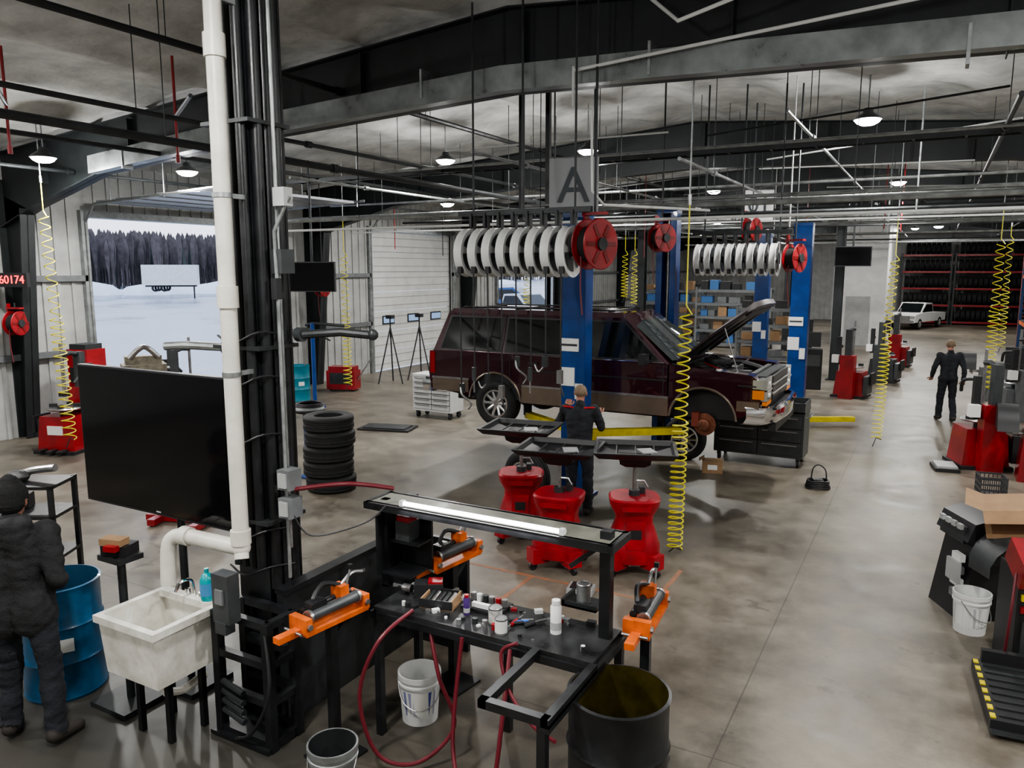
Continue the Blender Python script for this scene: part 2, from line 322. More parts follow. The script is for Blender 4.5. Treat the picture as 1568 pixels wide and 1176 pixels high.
# ---------------------------------------------------------------- vehicle
def tire(b,c,ax=(0,1,0),Rr=.37,w=.24,ri=.215,rim=None):
    h=w/2;b.lathe([(ri,-h*.8),(ri+.03,-h),(Rr-.06,-h*1.04),(Rr-.02,-h*.9),(Rr,-h*.7),(Rr,-h*.42),(Rr-.012,-h*.40),(Rr-.012,-h*.34),(Rr,-h*.32),(Rr,-.02),(Rr-.012,-.015),(Rr-.012,.015),(Rr,.02),(Rr,h*.32),(Rr-.012,h*.34),(Rr-.012,h*.40),(Rr,h*.42),(Rr,h*.7),(Rr-.02,h*.9),(Rr-.06,h*1.04),(ri+.03,h),(ri,h*.8)],rubber,c,ax,36,True)
    if rim:
        b.lathe([(ri+.012,-h*.82),(ri+.012,-h*.9),(ri-.015,-h*.9),(ri-.03,-h*.3),(ri-.03,h*.3),(ri-.015,h*.9),(ri+.012,h*.9),(ri+.012,h*.82)],rimm,c,ax,32,True)
        q=V(ax).to_track_quat('Z','Y').to_matrix()
        for sd in(-1,1):
            b.lathe([(0,sd*h*.60),(.05,sd*h*.60),(.065,sd*h*.42),(.10,sd*h*.36)],rimm,c,ax,20)
            for k in range(10):
                a=2*math.pi*k/10;d=V((math.cos(a),math.sin(a),0))
                b.tube([V(c)+q@(d*.05+V((0,0,sd*h*.40))),V(c)+q@(d*(ri-.02)+V((0,0,sd*h*.55)))],[.03,.024],rimm,6)
        b.lathe([(0,-.01),(ri-.03,-.01),(ri-.03,.01),(0,.01)],dsteel,c,ax,20)
    elif rim is None:
        b.lathe([(ri,-h*.8),(ri,h*.8)],rubber,c,ax,30)
def suv(name,loc,rot,lift=0.):
    b=B();W=.97;a1=arc(-1.67,.40,.46,178,2,16)
    body=[(-2.90,.55),(-2.94,.80),(-2.92,1.17),(-2.4,1.19),(1.18,1.17),(1.18,.42),(-1.21,.42)]+[p for p in reversed(a1)]+[(-2.13,.46)]
    b.prism(body,-W,W,maroon,.035,3)
    a2=arc(1.67,.40,.47,178,2,16)
    fen=[(1.16,.42),(1.16,1.17),(2.32,1.09),(2.44,1.0),(2.46,.60),(2.15,.48)]+[p for p in reversed(a2)]
    for s_ in(-1,1): b.prism(fen,min(s_*W,s_*.74),max(s_*W,s_*.74),maroon,.03,3)
    for s_ in(-1,1):
        y=s_*(W+.004)
        b.box((0,y,.56),(2.36,.022,.26),tan,bev=.008)
        b.box((-2.51,y,.62),(.70,.022,.20),tan,bev=.008);b.box((2.29,y,.66),(.30,.022,.14),tan,bev=.008);b.box((.0,y,.70),(2.36,.03,.03),steel,bev=.005)
        b.box((-2.51,y,.735),(.72,.03,.03),steel)
        b.box((-.0,y,.94),(2.3,.018,.022),blackp);b.box((2.27,y,.94),(.25,.018,.022),blackp)
        for c in(-1.67,1.67): b.tube([(x,s_*(W+.006),z) for x,z in arc(c,.40,.475,175,5,14)],.018,tan,6)
    zb,zt=1.16,1.80
    base=[(-2.88,-.93),(1.16,-.93),(1.30,-.60),(1.32,.60),(1.16,.93),(-2.88,.93)]
    top=[(-2.66,-.76),(.42,-.76),(.55,-.5),(.55,.5),(.42,.76),(-2.66,.76)]
    vs=[(x,y,zb) for x,y in base]+[(x,y,zt) for x,y in top];n=6
    b.mesh(vs,[tuple(range(n,2*n))]+[(i,(i+1)%n,n+(i+1)%n,n+i) for i in range(n)],maroon,.03,2)
    rf=[(-2.68,-.74),(.40,-.74),(.53,-.48),(.53,.48),(.40,.74),(-2.68,.74)]
    b.mesh([(x,y,1.79) for x,y in rf]+[(x*.97-.03,y*.88,1.865) for x,y in rf],[tuple(range(6,12))]+[(i,(i+1)%6,6+(i+1)%6,6+i) for i in range(6)],maroon,.03,2)
    for y in(-.55,.55): b.tube([(-2.5,y,1.885),(.2,y,1.885)],.014,blackp,6)
    for x in(-2.3,-1.5,-.7,.1): b.box((x,0,1.875),(.04,1.1,.02),blackp)
    def side(x0b,x1b,x0t,x1t,s_,m=glass,o=.012,z0=1.22,z1=1.73):
        def yy(z): return s_*(.93-(z-zb)/(zt-zb)*.17+o)
        P=[(x0b,yy(z0),z0),(x1b,yy(z0),z0),(x1t,yy(z1),z1),(x0t,yy(z1),z1)];Q=[(x,y-s_*.02,z) for x,y,z in P]
        b.mesh(P+Q,[(0,1,2,3),(7,6,5,4),(0,4,5,1),(1,5,6,2),(2,6,7,3),(3,7,4,0)],m,.006)
    for s_ in(-1,1):
        for q in((-2.72,-1.62,-2.58,-1.62),(-1.50,-.42,-1.50,-.42),(-.30,1.00,-.30,.42)):
            side(q[0]-.03,q[1]+.03,q[2]-.03,q[3]+.03,s_,blackp,.006,1.195,1.755);side(*q,s_)
        for x,xt in((-.36,-.36),(-1.56,-1.56)): side(x-.006,x+.006,xt-.006,xt+.006,s_,blackp,.009,1.17,1.79)
        for x in(-.36,1.1,-1.40): b.box((x,s_*W,.83),(.012,.012,.66),blackp)
        b.box((-.98,s_*(W+.012),1.06),(.16,.03,.035),blackp,bev=.01);b.box((-.12,s_*(W+.012),1.06),(.16,.03,.035),blackp,bev=.01)
        b.box((.83,s_*1.06,1.24),(.10,.20,.15),blackp,bev=.03,seg=2);b.box((-2.86,s_*.955,.98),(.09,.05,.36),tail,bev=.015)
        b.tube([(-2.9,s_*.90,1.17),(1.1,s_*.955,1.185)],.011,chrome,6)
    b.mesh([(1.33,-.60,1.22),(1.33,.60,1.22),(.60,.50,1.76),(.60,-.50,1.76),(1.19,-.86,1.22),(.49,-.70,1.76),(1.19,.86,1.22),(.49,.70,1.76)],[(0,1,2,3),(4,0,3,5),(1,6,7,2)],wglass)
    b.mesh([(-2.905,-.78,1.24),(-2.905,.78,1.24),(-2.72,.68,1.74),(-2.72,-.68,1.74)],[(0,3,2,1)],glass)
    b.box((-3.0,0,.58),(.20,1.86,.20),chrome,bev=.04,seg=2);b.box((-3.0,0,.69),(.19,1.7,.03),blackp)
    b.box((2.40,0,.83),(.16,1.5,.46),dsteel,bev=.02)
    b.box((2.50,0,.88),(.05,1.22,.36),chrome,bev=.015)
    for i in range(3): b.box((2.525,0,.755+i*.125),(.03,1.16,.085),blackp,bev=.005)
    for i in range(13): b.box((2.54,-.54+i*.09,.88),(.012,.012,.33),chrome)
    for i in range(2): b.box((2.545,0,.818+i*.125),(.02,1.2,.03),chrome)
    for s_ in(-1,1):
        b.box((2.47,s_*.78,.97),(.12,.33,.15),hlamp,bev=.02,seg=2);b.box((2.47,s_*.78,.81),(.12,.33,.13),hlamp,bev=.02,seg=2)
        for z in(.81,.97): b.box((2.528,s_*.78,z),(.006,.25,.085),chrome);b.lathe([(0,.0),(.035,.0),(.03,.012),(0,.015)],white,(2.53,s_*.78,z),(1,0,0),12)
        b.box((2.42,s_*.955,.97),(.15,.05,.12),hlamp,bev=.015);b.box((2.42,s_*.955,.83),(.15,.05,.12),amber,bev=.015);b.box((2.535,s_*.78,.89),(.012,.33,.02),chrome);b.box((2.50,s_*.78,.71),(.06,.34,.05),amber,bev=.01)
    vsb=[]
    bump=[(-.99,2.24),(-.97,2.48),(-.75,2.62),(0,2.68),(.75,2.62),(.97,2.48),(.99,2.24)]
    prof=[(-.03,.66),(.01,.655),(.04,.62),(.04,.50),(.0,.43),(-.06,.41)]
    for y,x in bump:
        for dx,z in prof: vsb.append((x+dx,y*(1+(dx)*.3),z))
    np_=len(prof);b.mesh(vsb,[(i*np_+j,i*np_+j+1,(i+1)*np_+j+1,(i+1)*np_+j) for i in range(6) for j in range(np_-1)],chrome)
    b.box((2.45,0,.53),(.30,1.7,.16),dsteel);b.box((2.58,0,.37),(.10,1.5,.12),blackp,bev=.03)
    b.box((1.22,0,.85),(.06,1.5,.6),blackp);b.box((1.8,0,.72),(1.15,1.46,.12),blackp);b.box((1.65,0,.95),(.62,.46,.30),engine,bev=.04);b.box((1.5,0,1.10),(.35,.30,.08),engine,bev=.03)
    b.lathe([(0,0),(.19,0),(.2,.03),(.19,.09),(.05,.1),(0,.13)],blackp,(1.62,0,1.1),seg=20);b.tube([(1.6,.1,1.12),(1.9,.35,1.1),(2.2,.5,1.0)],.05,blackp,8,4)
    b.box((2.1,-.55,1.0),(.26,.2,.2),blackp,bev=.01);b.box((1.45,.58,1.0),(.3,.2,.22),white,bev=.03);b.box((2.27,0,.95),(.06,1.2,.26),steel)
    for k in range(9): b.tube([(1.3+random.random()*.8,-.6+random.random()*1.2,1.02),(1.4+random.random()*.6,-.5+random.random(),1.14),(1.5+random.random()*.7,-.6+random.random()*1.2,.98)],.012,random.choice([blackp,red,steel]),6,4)
    b.box((1.25,0,1.16),(.22,1.7,.03),blackp)
    b.push((1.24,0,1.20),(0,-40,0))
    hp=[(0,-.84),(.6,-.87),(1.22,-.86),(1.33,-.7),(1.36,0),(1.33,.7),(1.22,.86),(.6,.87),(0,.84)];nh=len(hp)
    b.mesh([(x,y,.06-.05*(abs(y)>.8)-(.05 if x>1.2 else 0)) for x,y in hp]+[(x,y,-.02-(.05 if x>1.2 else 0)) for x,y in hp],[tuple(range(nh)),tuple(range(2*nh-1,nh-1,-1))]+[(i,nh+i,nh+(i+1)%nh,(i+1)%nh) for i in range(nh)],mat('hood_maroon',(.022,.009,.012),.42,.1,coat=.12),.012)
    for y in(-.6,0,.6): b.box((.62,y,-.035),(1.0,.10,.035),blackp,bev=.01)
    b.box((1.18,0,-.06),(.1,1.4,.05),blackp,bev=.01)
    b.pop();b.tube([(2.1,-.78,1.08),(1.90,-.80,1.70)],.01,steel,6)
    for s_ in(-1,1): b.box((-.2,s_*.48,.38),(4.9,.09,.12),dsteel)
    b.box((-.4,0,.36),(1.1,.5,.14),dsteel,bev=.03);b.cyl((-1.67,-.72,.37),(-1.67,.72,.37),.05,dsteel);b.sph((-1.67,0,.37),(.16,.15,.15),dsteel);b.box((-1.9,.5,.4),(.6,.35,.22),blackp,bev=.05)
    b.cyl((-1.6,0,.4),(.6,0,.45),.04,dsteel);b.box((1.67,0,.35),(.3,1.3,.1),dsteel)
    for s_ in(-1,1):
        b.box((-1.67,s_*.75,.70),(1.0,.35,.5),blackp);b.box((1.67,s_*.62,.70),(1.0,.2,.6),blackp)
    tire(b,(-1.67,-.86,.37),rim=1);tire(b,(-1.67,.84,.37),rim=1)
    for s_ in(-1,1):
        b.lathe([(0,0),(.16,0),(.16,.03),(.085,.035),(.085,.10),(.06,.11),(0,.11)],mat('rusty_rotor',(.25,.10,.06),.5,.7,.4,20),(1.67,s_*.78,.33),(0,s_,0),28)
        for k in range(6): a=k*math.pi/3;b.cyl((1.67+.055*math.cos(a),s_*.88,.33+.055*math.sin(a)),(1.67+.055*math.cos(a),s_*.93,.33+.055*math.sin(a)),.008,steel,seg=6)
        b.box((1.55,s_*.82,.40),(.10,.12,.2),mat('caliper',(.22,.05,.03),.5,.3),bev=.02);b.cyl((1.67,s_*.35,.33),(1.67,s_*.78,.33),.035,dsteel)
    return b.obj(name,(loc[0],loc[1],loc[2]+lift),rot)
suv('suv',(-4.42,11.52,0),0,.74)
# ---------------------------------------------------------------- two post lifts
def lift_post(b,x,y,h,s_,car=0.9):
    b.box((x,y,.015),(.5,.5,.03),bluelift);b.box((x,y-s_*.12,h/2),(.34,.03,h),bluelift,bev=.006)
    for q in(-1,1): b.box((x+q*.16,y,h/2),(.03,.26,h),bluelift,bev=.006)
    for q in(-1,1): b.box((x+q*.115,y+s_*.12,h/2),(.09,.025,h),bluelift)
    b.box((x,y,h+.03),(.36,.3,.06),bluelift,bev=.01);b.box((x,y+s_*.10,car),(.13,.12,.75),dsteel,bev=.01);b.cyl((x,y,.1),(x,y,h-.1),.035,steel,seg=8)
    b.box((x+.1,y-s_*.15,1.55),(.11,.03,.22),paper);b.box((x-.08,y-s_*.145,1.75),(.22,.02,.26),paper);b.box((x-.05,y-s_*.145,2.2),(.28,.02,.18),paper);b.box((x-.05,y-s_*.157,2.2),(.24,.01,.03),dgrey)
b=B()
lift_post(b,-4.40,9.95,4.2,1);lift_post(b,-4.16,13.3,4.2,-1)
for x,y,s_ in((-4.40,9.95,1),(-4.16,13.3,-1)):
    b.box((x,y+s_*.2,.80),(.4,.2,.2),yela,bev=.02)
    for ex in(-1.35,1.25):
        p=V((x,y+s_*.22,.86));q=V((x+ex,11.52-s_*.48,.9));m_=(p+q)/2;d=q-p;b.box(m_,(d.length,.12,.10),yela,(0,0,math.degrees(math.atan2(d.y,d.x))),.01)
        b.cyl(q-V((0,0,.02)),q+V((0,0,.19)),.07,dsteel);b.cyl(q+V((0,0,.15)),q+V((0,0,.21)),.09,rubber)
b.obj('two_post_lift')
for x,y,h in((-2.4,16.6,4.1),(-4.0,21.,4.2)):
    b=B();lift_post(b,0,0,h,1)
    for ex in(-1.2,1.1): b.box((ex/2,.45,.14),(abs(ex)*1.1,.13,.1),yela,(0,0,30 if ex>0 else -30),.01)
    b.box((0,.18,.2),(.4,.16,.2),yela,bev=.02)
    b.obj('lift_post',(x,y,0))
# ---------------------------------------------------------------- near column assembly
b=B();X,Y=-4.16,3.9;zt=6.1
b.bb(X-.15,X+.15,Y-.16,Y-.14,0,zt,black);b.bb(X-.15,X+.15,Y+.14,Y+.16,0,zt,black);b.bb(X-.01,X+.01,Y-.14,Y+.14,0,zt,black)
for i in range(4): b.cyl((X-.11+i*.075,Y-.19,1.15),(X-.11+i*.075,Y-.19,zt),.036,black,seg=12)
for i in range(3): b.cyl((X+.18,Y-.12+i*.085,1.0),(X+.18,Y-.12+i*.085,zt),.04,black,seg=12)
for z in(1.5,2.72,4.2): b.box((X+.01,Y-.05,z),(.44,.37,.025),dsteel,bev=.004)
for k,z in enumerate((1.15,1.42,2.1,2.5,2.8)): b.tube([(X-.15,Y-.24,z),(X+.0,Y-.245,z-.05),(X+.2,Y-.2,z+.03),(X+.235,Y,z)],.008,blackp,5,4)
b.bb(X-.24,X+.24,Y-.24,Y+.24,0,.03,black)
b.obj('building_column')
b=B()
x0,x1,y0,y1=-4.22,-3.74,3.44,3.68
for x in(x0,x1):
    for y in(y0,y1): b.box((x,y,.46),(.06,.06,.92),black,bev=.005)
for z in(.05,.35,.62,.9):
    b.box(((x0+x1)/2,y0,z),(x1-x0,.05,.05),black);b.box((x1,(y0+y1)/2,z),(.05,y1-y0,.05),black);b.box(((x0+x1)/2,y1,z),(x1-x0,.05,.05),black)
for i in range(4): b.cyl((x0+.05,y0-.02,.2+.07*i),(x1-.2,y0-.05,.18+.07*i),.022,dsteel,seg=8)
b.box((-4.0,3.55,.02),(.56,.34,.03),black)
b.tube([(x1,y0-.02,.85),(x1+.1,y0-.1,.5),(x1-.1,y0-.08,.15),(x1-.3,y0-.05,.03)],.012,blackp,6,5)
b.obj('column_guard_frame')
b=B()
cx,cy=-3.88,3.83
b.tube([(cx,cy,1.3),(cx,cy,5.8)],.013,galv,8);b.tube([(cx+.03,cy-.05,1.1),(cx+.03,cy-.05,3.1),(cx,cy-.03,3.5),(cx+.12,cy,3.72)],.013,galv,8)
for z,h in((1.82,.14),(1.62,.14)): b.box((cx+.06,cy-.05,z),(.11,.12,h),grey,bev=.01);b.box((cx+.06,cy-.115,z),(.07,.02,.1),lgrey)
b.box((cx+.06,cy,3.72),(.10,.08,.12),lgrey,bev=.01);b.box((cx+.02,cy+.02,3.3),(.09,.12,.16),dgrey,bev=.02);b.box((cx+.02,cy-.05,3.12),(.05,.05,.14),blackp,bev=.01)
b.tube([(cx+.1,cy-.05,1.75),(cx+.45,cy+.1,1.80),(cx+.62,cy+.38,1.72)],.016,dred,8,6)
b.tube([(cx+.1,cy-.08,1.6),(cx+.2,cy,1.42),(cx+.5,cy+.2,1.5),(cx+.62,cy+.3,1.62)],.006,blackp,6,6)
b.obj('electrical_conduit')
b=B()
px,py=-4.03,3.52
b.tube([(px,py,6.0),(px,py,1.40)],.055,pvc,16);b.sph((px,py,1.37),.062,pvc);b.lathe([(.055,0),(.068,0),(.068,.10),(.055,.10)],pvc,(px,py,1.40),seg=16);b.lathe([(.055,0),(.068,0),(.068,.14),(.055,.14)],pvc,(px,py,3.0),seg=16)
b.lathe([(.055,0),(.068,0),(.068,.14),(.055,.14)],pvc,(px,py,4.55),seg=16)
b.tube([(px,py,1.37),(-4.60,3.50,1.37)],.055,pvc,16);b.tube([(-4.60,3.50,1.37),(-4.68,3.48,1.34),(-4.71,3.46,1.26),(-4.71,3.44,1.0)],.055,pvc,16,4)
b.lathe([(.055,0),(.067,0),(.067,.08),(.055,.08)],pvc,(-4.52,3.50,1.37),(-1,0,0),16)
b.tube([(px,py,1.37),(px+.02,py-.02,1.30)],.05,pvc,12)
for z in(2.55,3.7,4.9): b.lathe([(.056,0),(.062,0),(.062,.03),(.056,.03)],galv,(px,py,z),seg=16);b.box((px,py+.1,z+.015),(.03,.2,.03),galv)
b.obj('vent_pipe')
b=B();b.box((0,0,0),(1.76,.05,1.10),blackp,bev=.01);b.box((0,-.028,.005),(1.73,.008,1.065),screen);b.box((0,.06,0),(.6,.08,.4),blackp);b.box((0,-.034,-.52),(.05,.004,.01),lgrey);b.obj('flat_screen_tv',(-5.02,3.66,1.96))
b=B();b.cyl((-5.0,3.8,0),(-5.0,3.8,1.9),.03,dsteel);b.box((-5.0,3.8,.02),(.5,.4,.04),dsteel);b.box((-5,3.77,1.85),(.1,.06,.3),dsteel);b.obj('tv_stand')
b=B();x0,x1,y0,y1,zt,zb_=-4.87,-4.27,2.98,3.53,.92,.50
def ring(a,z): return [(x0+a,y0+a,z),(x1-a,y0+a,z),(x1-a,y1-a,z),(x0+a,y1-a,z)]
rs=[ring(.035,zb_),ring(.012,zt-.05),ring(-.012,zt-.05),ring(-.012,zt),ring(.035,zt),ring(.06,zb_+.03)]
vs=[p for r_ in rs for p in r_];fs=[(3,2,1,0)]+[(i*4+j,i*4+(j+1)%4,(i+1)*4+(j+1)%4,(i+1)*4+j) for i in range(5) for j in range(4)]+[(20,21,22,23)]
b.mesh(vs,fs,wplast,.008,2)
b.bb(x0+.05,x1-.05,y1-.09,y1-.02,zt-.03,zt+.02,wplast,.01)
for x,y in((x0+.13,y0+.2),(x1-.16,y0+.2),(x0+.13,y1-.1),(x1-.13,y1-.1)): b.box((x,y,.26),(.04,.04,.52),black)
b.cyl((-4.56,3.25,zb_+.01),(-4.56,3.25,.3),.03,pvc);b.tube([(-4.56,3.25,.3),(-4.56,3.4,.25),(-4.45,3.5,.35)],.03,pvc,8,4)
b.tube([(-4.5,3.49,.93),(-4.5,3.47,1.06),(-4.5,3.38,1.08),(-4.5,3.34,1.02)],.012,chrome,8,4)
for x in(-4.57,-4.43): b.cyl((x,3.49,.93),(x,3.49,.98),.02,chrome)
b.obj('utility_sink')
b=B();b.lathe([(0,0),(.045,0),(.05,.02),(.05,.15),(.03,.19),(.015,.2),(.015,.23),(0,.23)],teal,(0,0,0),seg=16);b.lathe([(.051,.04),(.051,.13)],mat('label_blue',(.05,.2,.4),.5),seg=16);b.obj('soap_bottle',(-4.36,3.49,.94))
b=B();b.box((0,0,0),(.15,.10,.34),dgrey,bev=.03,seg=2);b.box((0,-.055,.02),(.07,.02,.10),grey);b.box((0,-.02,-.2),(.1,.08,.08),dgrey,bev=.02);b.obj('soap_dispenser',(-4.02,3.36,1.08))
def drum(name,loc,m,open_=False,inm=None,mid=True):
    b=B();p=[(0,0),(.285,0),(.292,.02),(.285,.04),(.285,.28),(.297,.30),(.285,.32),(.285,.56),(.297,.58),(.285,.60),(.285,.85),(.297,.88),(.278,.885)]
    b.lathe(p,m,seg=40)
    if open_: b.lathe([(.278,.885),(.276,.84),(.276,.30),(0,.30)],inm or m,seg=40)
    else: b.lathe([(.278,.885),(.276,.86),(0,.86)],m,seg=36);b.cyl((.18,0,.86),(.18,0,.885),.03,steel)
    b.box((0,-.289,.45),(.14,.01,.1),paper)
    return b.obj(name,loc,60)
drum('steel_drum',(-1.42,3.86,0),black,True,drumin)
drum('plastic_drum',(-5.80,3.28,0),blued,True,mat('drum_in_blue',(.01,.05,.1),.5))
drum('plastic_drum',(-13.8,14.1,0),mat('teal_drum',(.01,.18,.25),.4))
def bucket(name,loc,m,lab=None,h=.37,r=.15,handle=True,inner=None):
    b=B();b.lathe([(0,0),(r*.86,0),(r*.98,h*.78),(r*1.04,h*.78),(r*1.04,h*.82),(r*.99,h*.83),(r*1.0,h*.9),(r*1.05,h*.9),(r*1.05,h),(r*.97,h)],m,seg=28);b.lathe([(r*.97,h),(r*.83,.01),(0,.01)],inner or m,seg=28)
    if lab: b.lathe([(r*.895,h*.2),(r*.972,h*.70)],lab,seg=28)
    if handle: b.tube([(r*1.05,0,h*.85),(r*.8,-r*.7,h*.5),(0,-r*1.12,h*.38),(-r*.8,-r*.7,h*.5),(-r*1.05,0,h*.85)],.004,steel,5,5)
    return b.obj(name,loc,random.uniform(0,60))
def labelmat(n,base,c):
    m=bpy.data.materials.new(n);m.use_nodes=True;N=m.node_tree.nodes;L=m.node_tree.links;p=N['Principled BSDF'];p.inputs['Roughness'].default_value=.4
    tc=N.new('ShaderNodeTexCoord');k=N.new('ShaderNodeTexBrick');k.inputs['Color1'].default_value=(*c,1);k.inputs['Color2'].default_value=(*base,1);k.inputs['Mortar'].default_value=(*base,1);k.inputs['Scale'].default_value=9;k.inputs['Mortar Size'].default_value=.06
    L.new(tc.outputs['Object'],k.inputs['Vector']);L.new(k.outputs['Color'],p.inputs['Base Color']);return m
lblue=labelmat('label_pail_blue',(.72,.72,.68),(.03,.05,.3));lgr=labelmat('label_pail_grey',(.72,.72,.70),(.35,.36,.38))
bucket('plastic_bucket',(-3.10,4.26,0),white,lblue)
bucket('plastic_bucket',(.48,7.78,0),white,lgr)
bucket('metal_bucket',(-3.07,3.30,0),galv,h=.36,r=.15,inner=dsteel)
b=B();b.bb(-3.93,-3.87,3.72,5.3,0,.98,mat('black_plywood',(.028,.030,.033),.45,0,.6,3,.1,rvar=.15));b.bb(-3.95,-3.85,3.72,5.3,.98,1.02,black);b.bb(-3.94,-3.86,5.26,5.34,0,1.3,black);b.bb(-3.88,-3.3,5.24,5.28,0,.98,black);b.obj('low_partition_panel')
# ---------------------------------------------------------------- workbench
b=B();zt=.95
b.bb(-3.25,-1.62,3.95,4.43,zt-.03,zt,mat('bench_steel_black',(.035,.036,.038),.36,.3,.6,6,rvar=.15),.004)
for x0,x1,y0,y1 in((-3.25,-1.6,3.93,3.98),(-3.25,-1.6,4.40,4.45),(-3.27,-3.22,3.93,4.45),(-1.64,-1.59,3.3,4.45)): b.bb(x0,x1,y0,y1,zt-.08,zt-.03,black)
for x,y in((-3.22,3.96),(-3.22,4.42),(-1.63,4.42),(-1.64,3.33),(-2.45,4.42)): b.box((x,y,(zt-.05)/2),(.05,.05,zt-.05),black,bev=.004)
for a in((-2.02,-1.6,3.30,3.35),(-2.02,-1.97,3.3,3.95),(-1.64,-1.59,3.3,3.95)): b.bb(a[0],a[1],a[2],a[3],zt-.05,zt,black,.003)
for x in(-3.40,-1.68): b.box((x,4.30,1.27),(.06,.06,.66),black,bev=.004)
b.box((-3.33,4.30,.93),(.2,.06,.05),black)
b.bb(-3.47,-1.62,4.19,4.46,1.575,1.60,cream,.004)
for y in(4.19,4.46): b.bb(-3.49,-1.60,y-.02,y+.02,1.55,1.60,black)
for x in(-3.48,-1.61): b.bb(x-.02,x+.02,4.17,4.48,1.55,1.60,black)
b.box((-1.68,4.30,1.3),(.07,.07,.7),black);b.box((-1.80,4.26,1.48),(.28,.03,.03),black,(0,-40,0))
b.bb(-3.42,-3.12,4.30,4.48,1.28,1.295,black);b.bb(-3.42,-3.40,4.2,4.5,1.05,1.5,black);b.bb(-3.42,-3.12,4.47,4.49,1.05,1.45,black);b.bb(-3.42,-3.14,4.22,4.48,1.06,1.075,black)
b.bb(-1.98,-1.74,4.28,4.46,1.10,1.115,black);b.bb(-1.98,-1.96,4.28,4.46,1.10,1.15,black);b.bb(-1.98,-1.74,4.28,4.295,1.10,1.14,black)
b.obj('steel_workbench')
b=B();b.cyl((-3.17,4.22,1.62),(-1.97,4.22,1.62),.014,ledm,seg=10);b.box((-2.57,4.24,1.612),(1.26,.04,.022),white)
for x in(-3.19,-1.95): b.box((x,4.22,1.62),(.03,.04,.04),white)
o=b.obj('led_tube_light')
l=bpy.data.lights.new('lamp','AREA');l.shape='RECTANGLE';l.size=1.2;l.size_y=.03;l.energy=6;lo=bpy.data.objects.new('lamp',l);lo.location=(-2.57,4.155,1.60);lo.rotation_euler=(R(-40),0,0);lo.parent=o;SC.collection.objects.link(lo)
def vise(loc,rot,stand):
    b=B()
    b.box((0,0,-.02),(.16,.52,.03),orange,bev=.005);b.box((0,-.24,.03),(.17,.05,.10),orange,bev=.008);b.box((0,.24,.03),(.17,.05,.10),orange,bev=.008)
    b.box((0,-.34,-.01),(.06,.18,.04),orange,bev=.005);b.box((-.08,0,.01),(.02,.5,.06),orange,bev=.004)
    b.cyl((.03,-.21,.07),(.03,.21,.07),.038,dgrey);b.cyl((-.04,-.2,.09),(-.04,.2,.09),.022,black)
    for y in(-.2,.2): b.cyl((.03,y-.01,.07),(.03,y+.01,.07),.045,steel)
    b.box((-.02,.10,.13),(.10,.07,.09),orange,bev=.01);b.tube([(-.02,.10,.16),(-.02,.20,.22),(-.02,.30,.20)],.012,steel,8,4);b.sph((-.02,.31,.2),.018,blackp,8)
    b.tube([(-.02,-.15,.10),(-.06,-.02,.20),(-.02,.1,.17)],.016,black,8,5);b.box((.0,-.12,.12),(.08,.12,.05),black,bev=.01)
    b.cyl((.02,.12,.16),(.02,.16,.28),.008,steel);b.box((.02,.16,.29),(.03,.03,.03),black);b.cyl((-.08,-.3,.0),(.08,-.3,.0),.01,steel)
    for y in(-.24,.24): b.cyl((.085,y,.03),(.10,y,.03),.02,steel,seg=6)
    if stand: b.box((0,0,-loc[2]/2-.02),(.06,.06,loc[2]-.06),black,bev=.004);b.box((0,0,-loc[2]+.01),(.3,.3,.02),black);b.box((0,.1,-.1),(.04,.22,.04),black,(40,0,0))
    return b.obj('orange_bench_vise',loc,rot)
vise((-3.34,3.62,1.0),-8,True);vise((-3.13,4.76,1.05),-8,True);vise((-1.48,4.50,1.05),5,True)
def spray(loc,m,h=.2,r=.032,cap=None,name='spray_can'):
    b=B();b.lathe([(0,0),(r,0),(r,h*.8),(r*.75,h*.86),(r*.75,h*.88)],m,seg=18);b.lathe([(r*.75,h*.86),(r*.75,h),(0,h)],cap or white,seg=18);b.lathe([(r*1.02,h*.12),(r*1.02,h*.35)],lgrey,seg=18);b.obj(name,loc)
def can(loc,m,h=.12,r=.045,name='metal_can'):
    b=B();b.lathe([(0,0),(r,0),(r*1.03,.005),(r,.01),(r,h-.01),(r*1.03,h-.005),(r*.95,h),(r*.9,h-.006),(0,h-.006)],steel,seg=20);b.lathe([(r*1.015,.015),(r*1.015,h-.015)],m,seg=20);b.obj(name,loc)
spray((-1.98,4.20,zt),white,.22,.036);can((-2.38,4.12,zt),mat('can_label',(.5,.5,.48),.4,0,.6,30));can((-2.28,4.02,zt),white,.11,.04);can((-1.86,4.36,1.118),galv,.13,.045);can((-3.05,4.4,zt),galv,.07,.04);spray((-2.62,4.15,zt),mat('purple_can',(.05,.02,.12),.4),.14,.022,red)
b=B();b.box((0,0,.01),(.24,.2,.02),card);[b.box(((-.11,.11)[i],0,.04),(.01,.2,.06),card) for i in range(2)];[b.box((0,(-.1,.1)[i],.04),(.24,.01,.06),blackp) for i in range(2)]
for i in range(5): b.cyl((-.08+i*.04,-.07,.04),(-.08+i*.04,.07,.05),.016,(dsteel,steel,blackp)[i%3])
b.obj('parts_box',(-2.86,4.2,zt),12)
b=B();b.box((0,0,.015),(.3,.2,.02),blackp,bev=.005);[b.cyl((-.12+i*.05,.02,.03),(-.12+i*.05,.02,.08),.02,(steel,white,dsteel,steel,red)[i%5]) for i in range(6)];b.box((.03,-.07,.045),(.2,.03,.03),white);b.obj('socket_tray',(-2.55,4.3,zt),0)
b=B();b.box((-.0,0,.05),(.2,.12,.1),blackp,bev=.02);b.box((.05,0,.1),(.1,.09,.03),red,bev=.01);b.cyl((-.12,0,.05),(-.18,.03,.05),.03,steel);b.obj('cordless_charger',(-3.02,4.28,zt),30)
b=B()
